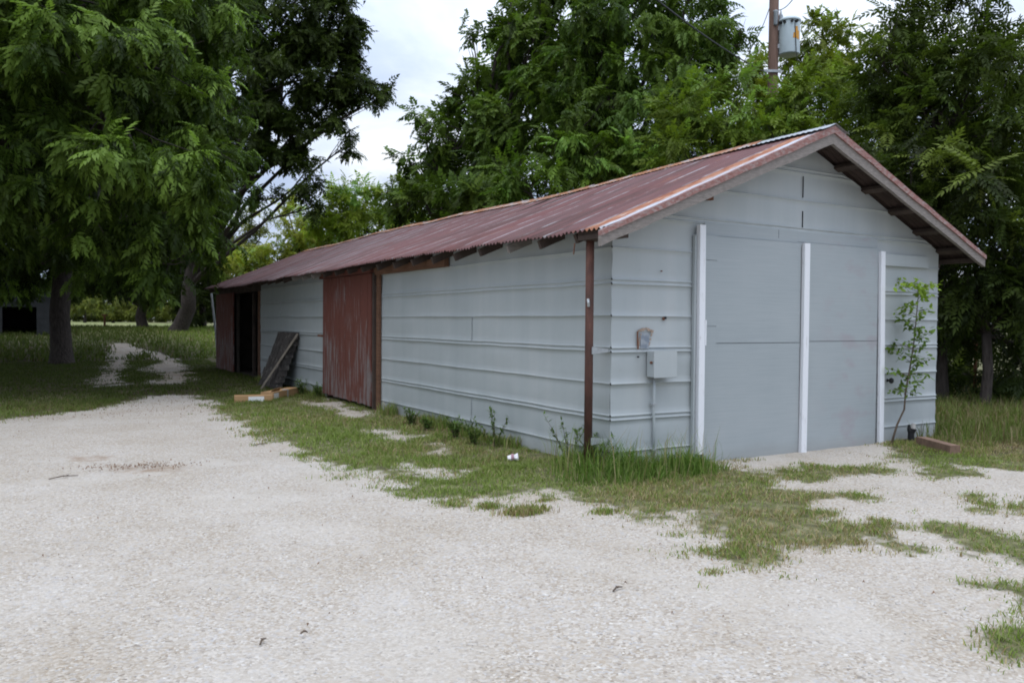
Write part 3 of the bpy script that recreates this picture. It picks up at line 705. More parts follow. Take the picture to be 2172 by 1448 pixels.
# timber block
a = gp(1962, 948); b = gp(2036, 968)
o = MB().bar(a+(0, .05, .055), b+(0, .05, .05), .11, .11).build('timber_block', M['block_wood']); tag(o, 'short reddish brown timber offcut lying in the grass right of the gable', 'timber')
# blackened post stub
c = onp(1932, 918, 1, -.15); c[2] = 0
t = thing('post_stub', tuple(c), 'short blackened post stub standing at the wall foot behind the sapling', 'post')
MB().tube([c+(0, 0, -.05), c+(.0, 0, .10), c+(.012, 0, .15)], [.036, .034, .05], 10, jit=.1).tube([c+(-.03, 0, .13), c+(-.038, 0, .20)], [.024, .012], 8).build('stub', M['black_iron'], t)
MB().tube([c+(.03, 0, .14), c+(.05, 0, .205)], [.03, .022], 8).build('pale_knot', M['stone_pale'], t)
# rusty post among the trees, pale pole by the far corner, post in the field
c = at(2067, 850, 15.3); c[2] = 0
o = MB().tube([c, c+(0, 0, 1.35)], .03, 10).build('rusty_post', M['rusty']); tag(o, 'thin rusty steel post under the dark trees right of the shed', 'post')
a = at(463, 770, 22.6); a[2] = 0; b = at(448, 622, 22.6)
o = MB().tube([a, (a+b)/2+(.02, 0, 0), b], .028, 8).build('leaning_pole', M['galv']); tag(o, 'thin pale pole leaning at the far corner of the shed', 'pole')
c = at(222, 697, 46); c[2] = tz(c[0], c[1])
o = MB().tube([c, c+(0, 0, .75)], .06, 8).tube([c+(-.15, 0, .70), c+(.15, 0, .70)], .04, 6).build('field_post', M['rusty']); tag(o, 'small rusty post standing in the pale field beyond the track', 'post')
# old outbuilding at left
D0 = 36.
c = at(36, 700, D0); zb = float(tz(c[0], c[1]))
t = thing('outbuilding', (c[0], c[1], zb), 'old grey outbuilding with a dark open bay behind the large left tree', 'outbuilding')
rr = RT.copy(); rr[2] = 0; rr /= np.linalg.norm(rr); ff = FW.copy(); ff[2] = 0; ff /= np.linalg.norm(ff)
rd_ = ray(40, 700); rd_[2] = 0; ff_o = rd_/np.linalg.norm(rd_); rr_o = np.array((ff_o[1], -ff_o[0], 0.))
def ob(u0, u1, v0, v1, z0, z1, mb):
    q = lambda u, v, z: np.array((c[0], c[1], zb))+rr_o*u+ff_o*v+np.array((0, 0, z))
    return mb.hexa([q(u0, v0, z0), q(u1, v0, z0), q(u1, v1, z0), q(u0, v1, z0), q(u0, v0, z1), q(u1, v0, z1), q(u1, v1, z1), q(u0, v1, z1)])
mb = MB(); ob(.75, 1.35, 0, .12, -.2, 2.2, mb); ob(-.75, -.55, 0, .12, -.2, 2.2, mb); ob(-.55, .75, 0, .12, 1.25, 2.2, mb); ob(-3.6, -.75, 0, .12, -.2, 2.2, mb); ob(1.23, 1.35, .12, 4, -.2, 2.2, mb); ob(-3.6, -3.48, .12, 4, -.2, 2.2, mb); ob(-3.48, 1.23, 3.88, 4, -.2, 2.2, mb)
mb.build('wall', M['far_wall'], t)
mb = MB(); q = lambda u, v, z: np.array((c[0], c[1], zb))+rr_o*u+ff_o*v+np.array((0, 0, z))
mb.hexa([q(-3.9, -.3, 2.30), q(1.6, -.3, 2.30), q(1.6, 4.3, 2.16), q(-3.9, 4.3, 2.16), q(-3.9, -.3, 2.36), q(1.6, -.3, 2.36), q(1.6, 4.3, 2.22), q(-3.9, 4.3, 2.22)]); mb.build('roof', M['roof_under'], t)
# utility pole with transformer
DP = 20.5
c = at(1639, 190, DP); cb = np.array((c[0], c[1], 0.)); up = thing('utility_pole', tuple(cb), 'brown wooden utility pole rising behind the shed, top out of frame', 'pole')
MB().tube([cb+(0, 0, z) for z in (-.2, 3, 6, 8, 10, 11.5)], [.16, .145, .13, .122, .115, .108], 16).build('shaft', M['pole_wood'], up, True)
zb2 = at(1630, 155, DP)[2]
MB().bar(cb+np.array((0, 0, zb2))-rr*.26-ff*.14, cb+np.array((0, 0, zb2))+rr*.16-ff*.14, .05, .06).tube([cb+np.array((0, 0, zb2-.1))-rr*.25-ff*.15, cb+np.array((0, 0, zb2+.03))-rr*.25-ff*.15], .035, 8).build('bracket', M['galv'], up)
za = at(1640, 28, DP)[2]; zc = at(1640, 60, DP)[2]
MB().lathe(cb-ff*.15+rr*.0+np.array((0, 0, zc)), [(.03, 0), (.05, .03), (.05, za-zc-.05), (.065, za-zc-.02), (.03, za-zc)], 12).build('lightning_arrester', M['porcelain'], up, True)
tc = at(1674, 80, DP-.1); ht = 75/FOC*DP; rt = .255
tt = thing('transformer', (tc[0], tc[1], tc[2]-ht/2), 'pale blue-grey cylindrical transformer hung on the utility pole', 'transformer')
MB().lathe((tc[0], tc[1], tc[2]-ht/2), [(rt*.80, 0), (rt*.98, .012), (rt, .03), (rt, ht-.09), (rt*1.0, ht-.06)], 40).build('tank', M['transformer_paint'], tt, True)
MB().lathe((tc[0], tc[1], tc[2]-ht/2), [(rt*1.07, ht-.075), (rt*1.08, ht-.05), (rt*1.05, ht-.02), (rt*.8, ht+.02), (rt*.3, ht+.04)], 40).build('lid', M['transformer_paint'], tt, True)
MB().lathe(tuple(at(1656, 42, DP)), [(.05, -.12), (.07, -.08), (.045, -.05), (.07, -.01), (.045, .03), (.065, .07), (.03, .14), (.012, .25)], 14).build('bushing', M['porcelain'], tt, True)
for a in (-1.15, -.75, -.1, .35):
    n_ = -ff*cos(a)+rr*sin(a); p = tc+np.array((0, 0, ht*.36))+n_*rt; MB().tube([p-n_*.02, p+n_*.05], .035, 10).build('terminal', M['black_iron'], tt)
mb = MB()
for a, z0, z1 in ((.42, .02, .22), (.62, -.02, .12), (.20, -.0, .06), (.55, .0, -.04)):
    p = tc-ff*cos(a)*rt*1.01+rr*sin(a)*rt*1.01
    s_ = (rr*cos(a)+ff*sin(a))*.045
    v = [p-s_+np.array((0, 0, z0-.09)), p+s_+np.array((0, 0, z0-.09)), p+s_*.7+np.array((0, 0, z1-.02)), p-s_*.7+np.array((0, 0, z1-.02))]
    mb.hexa([v[0]+ff*.01, v[1]+ff*.01, v[1], v[0], v[3]+ff*.01, v[2]+ff*.01, v[2], v[3]])
mb.build('warning_mark', M['warning_orange'], tt)
p = tc-ff*rt*1.03*cos(.18)+rr*rt*.18
MB().tube([p+np.array((0, 0, ht*.4)), p+np.array((0, 0, 0))+rr*.02, p+np.array((0, 0, -ht*.5))+rr*.05, p+np.array((0, 0, -ht*.5-.5))+rr*.12], .010, 6).build('lead_wire', M['cable'], tt)
for z_ in (.22, -.22): MB().bar(tc-rr*rt*.9+np.array((0, 0, z_)), cb+np.array((0, 0, tc[2]+z_)), .08, .10).build('hanger', M['galv'], tt)
def cable(pts, r, label):
    P_ = [np.array(p) for p in pts]; Q = []
    for i in range(len(P_)-1):
        for k in range(8):
            t_ = k/8; q_ = P_[i]*(1-t_)+P_[i+1]*t_; Q.append(q_-np.array((0, 0, .35*t_*(1-t_))))
    Q.append(P_[-1]); o = MB().tube(Q, r, 6).build('power_cable', M['cable']); tag(o, label, 'cable', None)
cable([at(1626, 155, DP-.3), at(1380, -10, 12.5), at(900, -420, 8)], .015, 'thick black power cable running from the pole bracket up to the left')
cable([at(1634, 12, DP), at(1600, 90, DP+4), at(1540, 190, DP+10)], .010, 'thin wire slanting down behind the trees left of the utility pole')
cable([at(1652, 22, DP), at(1690, -14, DP-1), at(1800, -140, DP-4)], .010, 'thin wire rising to the right from the utility pole above the transformer')

# ------------------------------------------------------------------ TREES
def frond(npair, L, ll, lw, droop, hang, seed):
    """pinnate leaf: leaflets as folded quads along a drooping rachis (local x = along, z = up)"""
    r = np.random.default_rng(seed); V = []; F = []
    def leaflet(p, d, l, w):
        d = d/np.linalg.norm(d); s = np.cross(d, (0, 0, 1.)); s /= (np.linalg.norm(s)+1e-9)
        n0 = len(V); m = p+d*l*.42
        V.extend([p, m+s*w/2+np.array((0, 0, .10*w)), p+d*l+np.array((0, 0, -.12*l)), m-s*w/2+np.array((0, 0, .10*w))]); F.append((n0, n0+1, n0+2, n0+3))
    for i in range(npair):
        t = (i+.7)/npair; x = L*t; z = -droop*L*t*t
        for sg in (-1, 1):
            ang = radians(62-22*t+r.normal(0, 8)); d = np.array((cos(ang), sg*sin(ang), -hang+r.normal(0, .15)))
            leaflet(np.array((x, 0, z)), d, ll*(.7+.3*sin(pi*min(t+.15, 1)))*r.uniform(.85, 1.15), lw*r.uniform(.85, 1.15))
    leaflet(np.array((L, 0, -droop*L)), np.array((1, 0, -droop-hang*.6)), ll, lw)
    return np.array(V), np.array(F)
KIND = dict(  # npair, L, leaflet length, width, droop, hang
    pecan=(5, .31, .140, .052, .45, .70), elm=(5, .34, .14, .068, .25, .30), china=(6, .36, .12, .048, .25, .30),
    walnut=(8, .46, .125, .042, .22, .28), far=(4, .42, .18, .085, .25, .35), wide=(3, .26, .11, .06, .2, .3))
TEMPL = {k: [frond(*v, s) for s in range(3)] for k, v in KIND.items()}
def unit(v): return v/(np.linalg.norm(v, axis=-1, keepdims=True)+1e-9)
def crown_mesh(lobes, kind, cola, colb, tip, tipf, lai, droop, lump=.75, name='crown', parent=None, cover=1.):
    """lobes: (centre, rx, ry, rz, weight). Fronds sit on many twigs whose tips crowd the lobe shells."""
    np_, L, ll, lw, _, _ = KIND[kind]; farea = (2*np_+1)*ll*lw*.5
    allv = [[], [], []]; allf = [[], [], []]; allc = [[], [], []]
    for (cx, rx, ry, rz, wt, hue) in lobes:
        A = pi*((rx*rz+ry*rz+rx*ry)/3); nf = int(2.3*lai*A/farea*wt)
        per = 9; nt = max(3, nf//per)
        d = unit(rng.normal(size=(nt, 3))); rad = rng.uniform(.12, 1., (nt, 1))**.40
        lumps = unit(rng.normal(size=(max(5, int(A*1.1)+4), 3)))
        dots = d@lumps.T; near = lumps[np.argmax(dots, 1)]; d = unit(d*(1-lump*.55)+near*lump*.55)
        rad = rad*(1.02-.30*np.clip((1-(d*near).sum(1, keepdims=True))*4, 0, 1))
        loc = d*rad*np.array([rx, ry, rz]); ctr = np.array(cx)+loc
        tw = unit(d*np.array([1, 1, .55])+np.array([0, 0, .18-droop*.5])+rng.normal(size=(nt, 3))*.30)
        twl = rng.uniform(.25, .60, (nt, 1))*min(1., max(.55, min(rx, rz)*.55))
        tb = rng.uniform(.50, 1.35, nt); young = rng.random(nt) < tipf*(.35+1.0*np.clip(d[:, 2]+.2, 0, 1))  # pale young fronds weighted to lobe tops, light from above painted in
        pos = ctr[:, None, :]+tw[:, None, :]*twl[:, None, :]*(np.linspace(-.9, .5, per)[None, :, None])
        pos = pos+rng.normal(size=pos.shape)*.05
        fd = unit(tw[:, None, :]*.55+unit(rng.normal(size=(nt, per, 3)))*.85+np.array([0, 0, -droop]))
        nn = unit(np.array([0, 0, .9])+d[:, None, :]*.55+rng.normal(size=(nt, per, 3))*.30)
        nn = unit(nn-fd*(nn*fd).sum(-1, keepdims=True)); sd = np.cross(nn, fd)
        R = np.stack([fd, sd, nn], -1).reshape(-1, 3, 3); pos = pos.reshape(-1, 3)
        sc = rng.uniform(.7, 1.2, len(pos))
        r = rng.random((nt, 1)); c = np.array(cola)*(1-r)+np.array(colb)*r
        c = c*np.array([1.34, 1.0, .62])*tb[:, None]*hue; c = np.where(young[:, None], np.array(tip)*rng.uniform(.75, 1.15, (nt, 1))*hue, c)
        c = np.repeat(c, per, 0)*rng.uniform(.85, 1.15, (len(pos), 1))
        pick = rng.integers(0, 3, len(pos))
        for k in range(3):
            m = pick == k; tv, tf = TEMPL[kind][k]
            v = np.einsum('nij,vj->nvi', R[m]*sc[m][:, None, None], tv)+pos[m][:, None, :]
            allv[k].append(v); allc[k].append(np.repeat(c[m], len(tv), 0))
    V = []; F = []; C_ = []; off = 0
    for k in range(3):
        v = np.concatenate(allv[k]); tv, tf = TEMPL[kind][k]; n = len(v)
        V.append(v.reshape(-1, 3)); C_.append(np.concatenate(allc[k]))
        F.append((np.arange(n)[:, None, None]*len(tv)+tf[None]+off).reshape(-1, 4)); off += n*len(tv)
    V = np.concatenate(V); C_ = np.concatenate(C_); F = np.concatenate(F)
    return rawmesh(name, V, F, M['leaf'], parent, False, np.clip(C_, .004, .6)), len(F)
NLEAF = [0]
def tree(name, base, label, cat, lobes_px, kind, cola, colb, tip, tipf=.15, lai=2.6, droop=.25, trunk_r=.2, fork=None, group=None, lump=.8, depthk=1., nlimb=99):
    """lobes_px: (photo x, y, distance, radius x, radius y[, weight[, hue]]) -> a lobe at its own place and true size"""
    b = np.array(base, float)
    t = thing(name, tuple(b), label, cat, group); L = []
    for q in lobes_px:
        if q[0] == 'w':
            L.append((np.array(q[1:4]), q[4], q[4], q[5], q[6], 1.)); continue
        x, y, d, rx, ry = q[:5]; w = q[5] if len(q) > 5 else 1.; hue = q[6] if len(q) > 6 else 1.
        c = at(x, y, d); a = rx*d/FOC; e = ry*d/FOC
        L.append((c, a, a*depthk, e, w, hue))
    o, n = crown_mesh(L, kind, cola, colb, tip, tipf, lai, droop, lump, 'crown', t); NLEAF[0] += n
    mb = MB(); fk = np.array(fork) if fork is not None else b+np.array((0, 0, max(1.2, .35*(np.mean([l[0][2] for l in L])-b[2]))))
    mid = (b+fk)/2+rng.normal(size=3)*trunk_r*.25*np.array((1, 1, 0))
    q1 = b*.75+mid*.25
    mb.tube([b-(0, 0, .15), b+(0, 0, .05), q1, mid, fk], [trunk_r*1.5, trunk_r*1.22, trunk_r*1.02, trunk_r*.92, trunk_r*.85], 14, jit=.04)
    for i, (c, a, _, e, w, hue) in enumerate(L[:nlimb]):
        dv = c-fk; ln = np.linalg.norm(dv)
        m1 = fk+dv*.35+np.array((0, 0, ln*.10))+rng.normal(size=3)*ln*.05; m2 = fk+dv*.7+np.array((0, 0, ln*.08))+rng.normal(size=3)*ln*.05
        r0 = trunk_r*min(.62, .22+a*.14)
        mb.tube([fk-(0, 0, trunk_r*.4), m1, m2, c], [r0, r0*.7, r0*.42, r0*.18], 7, cap=False)
        for k in range(7):
            dd = unit(rng.normal(size=3)); s = m2+(c-m2)*rng.uniform(.1, 1); e2 = c+dd*np.array([a, a, e])*.85
            mm = (s+e2)/2+rng.normal(size=3)*.06*a
            mb.tube([s, mm, e2], [r0*.20, r0*.12, r0*.04], 4, cap=False)
    mb.build('trunk', M['bark'], t, True)
    return t
GRN = lambda *a: np.array(a)
SHADE_CANOPY = [('w', x, y, z, r, h, .9) for x, y, z, r, h in ((-5, 20, 12, 5, 2.5), (-9, 13, 9, 4, 2.2), (-7.5, 9, 8.5, 3, 1.6), (-12, 19, 9, 4.5, 2.5), (-10, 27, 10, 5, 3), (-2, 25, 11, 4.5, 2.5), (-5, 13, 10, 4, 2), (-13, 11, 7, 3.5, 2), (-1.5, 19.5, 10, 3.2, 1.8), (-15, 24, 8, 4, 3), (-5.5, 30, 9, 5, 2.5))]+[('w', x, y, z, r, h, .8) for x, y, z, r, h in ((-10.5, 9, 4.2, 2.8, 2.4), (-12.5, 14, 4.2, 3, 2.6), (-13.5, 20, 4.2, 3, 2.6), (-12.5, 26, 4.5, 3.2, 2.6), (-9.5, 31, 4.5, 3, 2.4), (-8.5, 6.8, 6.5, 2.4, 1.6), (-10.5, 20, 6, 4, 2), (-8, 24, 7, 4, 2), (-7, 16, 7.5, 4, 2), (-3.5, 16.5, 7, 3.2, 1.5), (-1.5, 22, 7.5, 3.5, 1.8))]  # crown mostly beyond view, its low skirts added to darken the left ground
# A: the big drooping tree at left
ba = gp(131, 772); ba[2] = 0
tree('pecan_tree', ba, 'huge drooping tree at left with thick dark trunk and foliage overhanging the gravel', 'tree', [
    (190, 130, 13.0, 165, 95, 1.1), (40, 170, 13.8, 120, 120), (340, 150, 14.0, 140, 120), (440, 220, 15.0, 75, 95), (445, 320, 14.6, 70, 70), (300, 350, 12.6, 165, 75, 1.1), (120, 330, 13.6, 150, 90),
    (20, 390, 13.2, 70, 55), (190, 450, 14, 150, 85), (330, 455, 14.2, 110, 95), (90, 490, 16, 110, 70, .8), (425, 420, 15, 55, 90), (345, 560, 14, 62, 78), (275, 560, 15, 60, 70), (452, 510, 16, 36, 80, .8),
    (50, 20, 14, 160, 100), (250, 10, 14.4, 190, 80), (410, 40, 15.5, 95, 100), (150, -170, 15, 260, 150, .55), (400, -150, 16, 170, 130, .55), (-130, 150, 15, 140, 180, .5), (-120, -100, 16, 160, 160, .4),
    (200, 260, 19.5, 250, 220, .7), (120, 470, 20.5, 150, 90, .6), (360, 330, 20, 150, 170, .6), (300, 520, 21, 150, 70, .6), (-60, 300, 21, 200, 200, .5), (200, -100, 22, 380, 200, .5), (30, 560, 24, 90, 50, .9), (30, 610, 27, 80, 34, .8), (-40, 560, 20, 60, 70, .8), (180, 560, 19, 60, 40, .5),
    (100, 60, 26, 420, 260, .5), (300, 380, 26, 260, 150, .5)]+SHADE_CANOPY,
    'pecan', GRN(.024, .060, .014), GRN(.055, .115, .026), GRN(.18, .275, .05), .36, 2.1, .55, .29, at(135, 560, 24), lump=.9, nlimb=30)
# B: the second, backlit tree
bb = at(378, 697, 42); bb[2] = tz(bb[0], bb[1])
tree('pecan_tree', bb, 'dark tree with forked leaning trunk beyond the track, its crown against the sky', 'tree', [
    (580, 50, 38, 110, 110), (680, 50, 38, 95, 85), (735, 60, 38, 45, 65, 1.1), (695, 150, 38, 80, 75), (770, 195, 38, 50, 40), (815, 190, 38, 24, 24), (745, 150, 38, 40, 40), (600, 180, 38, 110, 100), (540, 270, 38, 60, 70),
    (625, 280, 38, 60, 50), (705, 240, 38, 42, 42), (738, 305, 38, 24, 42, .8), (655, 375, 38, 30, 60), (600, 330, 38, 55, 26, .8), (530, 345, 38, 40, 30, .7), (665, 440, 38, 20, 30, .7), (560, 410, 39, 45, 22, .5),
    (600, -110, 38, 160, 110, .6), (720, -70, 38, 90, 80, .7), (480, 120, 40, 110, 160, .7), (440, 330, 41, 90, 120, .6), (400, 520, 42, 80, 70, .5)],
    'far', GRN(.026, .055, .017), GRN(.045, .085, .025), GRN(.09, .13, .03), .08, 3.2, .40, .40, at(400, 600, 41), lump=.9)
bb2 = at(303, 692, 46); bb2[2] = tz(bb2[0], bb2[1])
tree('pecan_tree', bb2, 'dark spreading tree with slim trunk beside the field, left of the forked one', 'tree', [
    (250, 500, 47, 130, 90, .9), (330, 560, 46, 90, 55, .9), (400, 560, 46, 70, 60, .8), (200, 570, 48, 60, 40, .7), (260, 380, 47, 160, 110, .7), (320, 625, 44, 40, 20, .6), (230, 605, 47, 60, 22, .9), (160, 600, 46, 50, 30, .8), (380, 620, 44, 50, 30, .9)],
    'far', GRN(.022, .045, .015), GRN(.038, .07, .022), GRN(.06, .09, .02), .05, 2.6, .35, .30, None, lump=.85)
for lob, lab, dd, bx in (([(50, 520, 42, 130, 90, .8), (-80, 480, 42, 130, 150, .8), (20, 620, 40, 120, 28, .7), (120, 590, 42, 60, 50, .8)], 'dark tree crowding the roof of the old outbuilding', 42, 60),
                         ([(420, 600, 48, 60, 60), (450, 640, 47, 40, 35), (480, 560, 50, 50, 60, .9), (410, 665, 46, 34, 20, .8)], 'dark bushy tree just past the far end of the shed', 48, 430)):
    b_ = at(bx, 690, dd); b_[2] = tz(b_[0], b_[1])
    tree('shade_tree', b_, lab, 'tree', lob, 'far', GRN(.022, .045, .015), GRN(.04, .075, .022), GRN(.06, .09, .02), .05, 2.4, .3, .22)
# far hedge-like bushes behind the field
for i, (x, y, rx, ry, lab) in enumerate(((180, 632, 34, 30, 'pale green bush behind the field, close to the left trunk'), (240, 652, 40, 24, 'low bluish bush at the field edge behind the rusty field post'), (300, 640, 50, 34, 'bright green bush at the field edge between the trunks'), (380, 650, 50, 30, 'green bush behind the forked trunk at the field edge'), (90, 650, 60, 30, 'bush at the field edge beyond the old outbuilding'))):
    b_ = at(x, 675, 92); b_[2] = .8
    tree('field_bush', b_, lab, 'bush', [(x, y, 92, rx, ry), (x+rx*.5, y+ry*.3, 91, rx*.6, ry*.6), (x-rx*.5, y+ry*.35, 91, rx*.6, ry*.6)], 'far', GRN(.09, .15, .05), GRN(.14, .20, .06), GRN(.16, .22, .06), .1, 1.6, .2, .15, group='bushes behind the field')
# C: lighter trees past the shed's far end
for lob, lab, dd, bx, ca, cb_, la in (
    ([(510, 500, 52, 45, 45, .7), (480, 540, 52, 45, 40, .7), (550, 470, 52, 40, 35, .6), (540, 530, 52, 40, 40, .7), (450, 580, 52, 40, 30, .8)], 'thin airy tree with sky showing through, beyond the shed far end', 52, 500, GRN(.11, .17, .06), GRN(.16, .22, .075), 1.6),
    ([(640, 480, 46, 60, 60), (590, 545, 46, 60, 40), (690, 510, 46, 50, 50), (620, 430, 47, 30, 30, .7), (540, 580, 46, 60, 34), (500, 560, 47, 40, 40), (660, 550, 46, 60, 40)], 'yellow-green bushy tree above the far roof end', 46, 620, GRN(.25, .37, .09), GRN(.32, .44, .12), 2.1),
    ([(770, 430, 42, 65, 55), (720, 450, 42, 50, 60), (830, 430, 42, 55, 60), (780, 490, 42, 80, 40), (715, 395, 43, 30, 25, .7), (850, 470, 42, 60, 40), (690, 480, 43, 40, 50)], 'bright green leafy tree above the middle of the shed roof', 42, 770, GRN(.20, .37, .075), GRN(.28, .44, .10), 2.1)):
    b_ = at(bx, 660, dd); b_[2] = tz(b_[0], b_[1])
    tree('field_tree', b_, lab, 'tree', lob, 'far', ca, cb_, cb_*1.25, .15, la, .25, .22)
wl = []
for x in range(-400, 2700, 55):
    wl.append((at(x+random.uniform(-20, 20), random.uniform(615, 650), 118), 70*118/FOC, 5., random.uniform(30, 52)*118/FOC, 1., random.uniform(.7, 1.3)))
for x in range(-400, 1100, 26):
    wl.append((at(x+random.uniform(-8, 8), random.uniform(660, 668), 112), 34*112/FOC, 3., random.uniform(13, 20)*112/FOC, 1.6, random.uniform(.5, 1.1)))
o, n = crown_mesh([(c+np.array((0, 0, 0)), a, b2, e, w_, h_) for c, a, b2, e, w_, h_ in wl], 'far', GRN(.05, .085, .03), GRN(.08, .125, .04), GRN(.1, .14, .04), .1, 1.1, .2, .8, 'far_woods'); tag(o, kind='stuff')
# D: tall trees straight behind the shed
b_ = at(1010, 600, 21); b_[2] = 0
tree('elm_tree', b_, 'tall dark tree behind the shed, its ragged left edge against the open sky', 'tree', [
    (1125, 30, 21, 80, 70), (1065, 120, 21, 75, 70), (1000, 190, 21, 78, 60), (975, 275, 21, 75, 65), (930, 340, 21.5, 70, 55), (875, 345, 22, 38, 34, .8), (860, 420, 22, 55, 55), (950, 420, 21, 90, 60), (1080, 220, 20, 100, 100), (1050, 330, 20, 110, 90), (1120, 120, 20, 90, 90), (1000, 60, 21, 30, 26, .5), (900, 250, 21.5, 30, 30, .5), (1180, 20, 20.5, 100, 100), (1010, 330, 24, 130, 130, .8), (1120, 200, 24, 130, 150, .8), (940, 430, 24, 110, 60, .8), (1150, -90, 21, 110, 80, .6), (1020, 430, 19, 120, 60)],
    'elm', GRN(.038, .092, .022), GRN(.074, .148, .033), GRN(.14, .22, .045), .16, 2.0, .22, .26, None, lump=.85)
b_ = at(1330, 600, 20.5); b_[2] = 0
tree('pecan_tree', b_, 'very tall dense dark tree over the middle of the roof, left of the utility pole', 'tree', [
    (1240, 90, 19, 110, 110), (1350, 50, 19, 120, 110), (1470, 50, 19, 90, 85), (1540, 95, 19, 44, 60), (1300, 210, 18.5, 120, 95), (1420, 180, 18.5, 100, 85), (1220, 260, 18, 100, 90), (1500, 160, 19, 70, 60), (1330, -90, 19.5, 170, 90, .6), (1480, -60, 19.5, 90, 60, .6), (1180, 180, 19, 90, 90), (1570, 60, 19, 20, 34, .6), (1340, 300, 18, 110, 70), (1300, 100, 23, 190, 150, .8), (1460, 140, 23, 110, 130, .8), (1250, 280, 23, 180, 120, .8), (1430, 300, 22, 160, 90, .8)],
    'pecan', GRN(.038, .096, .022), GRN(.076, .155, .033), GRN(.14, .225, .045), .16, 2.0, .45, .28, None, lump=.85)
b_ = at(1180, 600, 17.5); b_[2] = 0
tree('walnut_tree', b_, 'glossy green lower tree brushing the roof ridge at mid shed', 'tree', [
    (1110, 370, 16.8, 62, 40, 1., 1.35), (1180, 330, 17, 80, 60), (1270, 320, 17, 80, 60), (1220, 400, 17, 90, 50), (1340, 340, 17, 70, 60), (1090, 410, 17, 50, 40, 1., 1.3), (1400, 330, 17, 60, 50)],
    'pecan', GRN(.05, .125, .026), GRN(.09, .185, .036), GRN(.16, .28, .05), .25, 2.0, .35, .15, None)
# E: yellow-green trees just behind the front gable
for lob, lab, bx, gr in (
    ([(1480, 225, 15.8, 85, 55), (1425, 260, 15.8, 55, 55), (1560, 195, 16, 60, 45), (1540, 275, 15.5, 80, 50), (1600, 250, 15.6, 60, 60), (1450, 320, 15.5, 80, 40), (1590, 310, 15.3, 70, 30)], 'feathery yellow-green tree behind the roof, left of the utility pole foot', 1520, 1.),
    ([(1690, 195, 15.8, 70, 48), (1745, 165, 16, 52, 50), (1710, 255, 15.5, 80, 50), (1780, 215, 15.8, 55, 60), (1640, 290, 15.3, 60, 40), (1760, 300, 15.2, 70, 40), (1670, 230, 15.8, 40, 40)], 'feathery yellow-green tree behind the gable peak, right under the transformer', 1720, 1.08)):
    b_ = at(bx, 600, 16); b_[2] = 0
    tree('chinaberry_tree', b_, lab, 'tree', lob, 'china', GRN(.078, .155, .028)*gr, GRN(.118, .215, .042)*gr, GRN(.18, .28, .055), .25, 1.9, .15, .12, None)
b_ = at(1740, 600, 27); b_[2] = 0
tree('elm_tree', b_, 'light green tree further back behind the transformer', 'tree', [
    (1610, 150, 26, 50, 55), (1680, 120, 27, 50, 65), (1740, 90, 26, 75, 55), (1800, 120, 26, 60, 75), (1760, 170, 25, 80, 60), (1640, 210, 26, 70, 60)],
    'elm', GRN(.10, .175, .03), GRN(.15, .23, .042), GRN(.19, .27, .05), .15, 2.0, .2, .18, None)
# G: right-hand trees
b_ = at(2000, 700, 14.2); b_[2] = 0
tree('walnut_tree', b_, 'tall feathery dark tree at the right edge above the gable', 'tree', [
    (1890, 30, 14, 44, 50, .8), (1858, 110, 14, 40, 55, .8), (1905, 120, 14, 55, 60), (1980, 50, 14.2, 75, 60), (1960, 150, 14, 90, 80), (2060, 120, 13.6, 90, 90), (2130, 60, 13.5, 42, 50, .7), (2150, 170, 13, 60, 75), (1890, 220, 14.4, 80, 80), (2010, 250, 13.8, 110, 90), (2110, 290, 13, 90, 80), (2200, 120, 13.5, 60, 90, .7), (1990, -60, 14, 120, 70, .6), (2130, -90, 14, 100, 50, .4), (1840, 200, 15, 40, 60, .8), (2080, 10, 14, 50, 50, .7), (2260, 280, 13, 90, 120, .6), (1960, 220, 17, 150, 150, 1.), (2120, 240, 16.5, 120, 150, 1.)],
    'walnut', GRN(.036, .075, .020), GRN(.062, .115, .030), GRN(.11, .165, .04), .14, 2.0, .15, .11, at(1985, 330, 14.2), lump=.85)
b_ = at(2090, 800, 13.2); b_[2] = 0
tree('walnut_tree', b_, 'dense shadowy tree with bright new tips right of the gable', 'tree', [
    (1930, 360, 13.2, 80, 70, 1.), (2090, 400, 12.6, 100, 75, 1.), (2010, 440, 13.2, 110, 80), (1960, 500, 13.8, 90, 80), (2120, 520, 12.8, 100, 80), (2060, 590, 13.2, 110, 80), (2160, 640, 13, 80, 80), (2040, 690, 13.8, 80, 60, .8), (2140, 730, 13.5, 70, 40, .7), (2250, 500, 13, 110, 150, .6), (1880, 320, 14, 70, 60), (2000, 770, 14.5, 40, 40, .7), (2020, 350, 13.8, 90, 60), (2180, 790, 14, 60, 40), (2140, 800, 15, 70, 30), (2010, 790, 16, 40, 44), (2080, 730, 16, 60, 45), (2230, 700, 14.5, 90, 100)],
    'walnut', GRN(.022, .046, .015), GRN(.038, .072, .021), GRN(.14, .18, .035), .06, 2.0, .30, .085, None, lump=.9)
for lob, lab, dd, bx in (([(2010, 620, 18, 80, 120, .9), (2100, 560, 18.5, 120, 150, .9), (2200, 640, 18, 110, 130, .8), (1960, 760, 19, 60, 70, .9), (2030, 800, 18, 40, 40, .8)], 'dark background tree closing the gap right of the shed', 18.5, 2040),
                         ([(1900, 420, 20, 140, 110, .8), (2050, 380, 20, 170, 130, .8), (1750, 340, 21, 160, 80, .8), (1560, 330, 21, 160, 80, .8)], 'dark evergreen background tree hidden low behind the front gable', 20.5, 1900)):
    b_ = at(bx, 700, dd); b_[2] = 0
    tree('shade_tree', b_, lab, 'tree', lob, 'elm', GRN(.018, .038, .013), GRN(.03, .058, .018), GRN(.05, .08, .02), .04, 1.9, .25, .2)
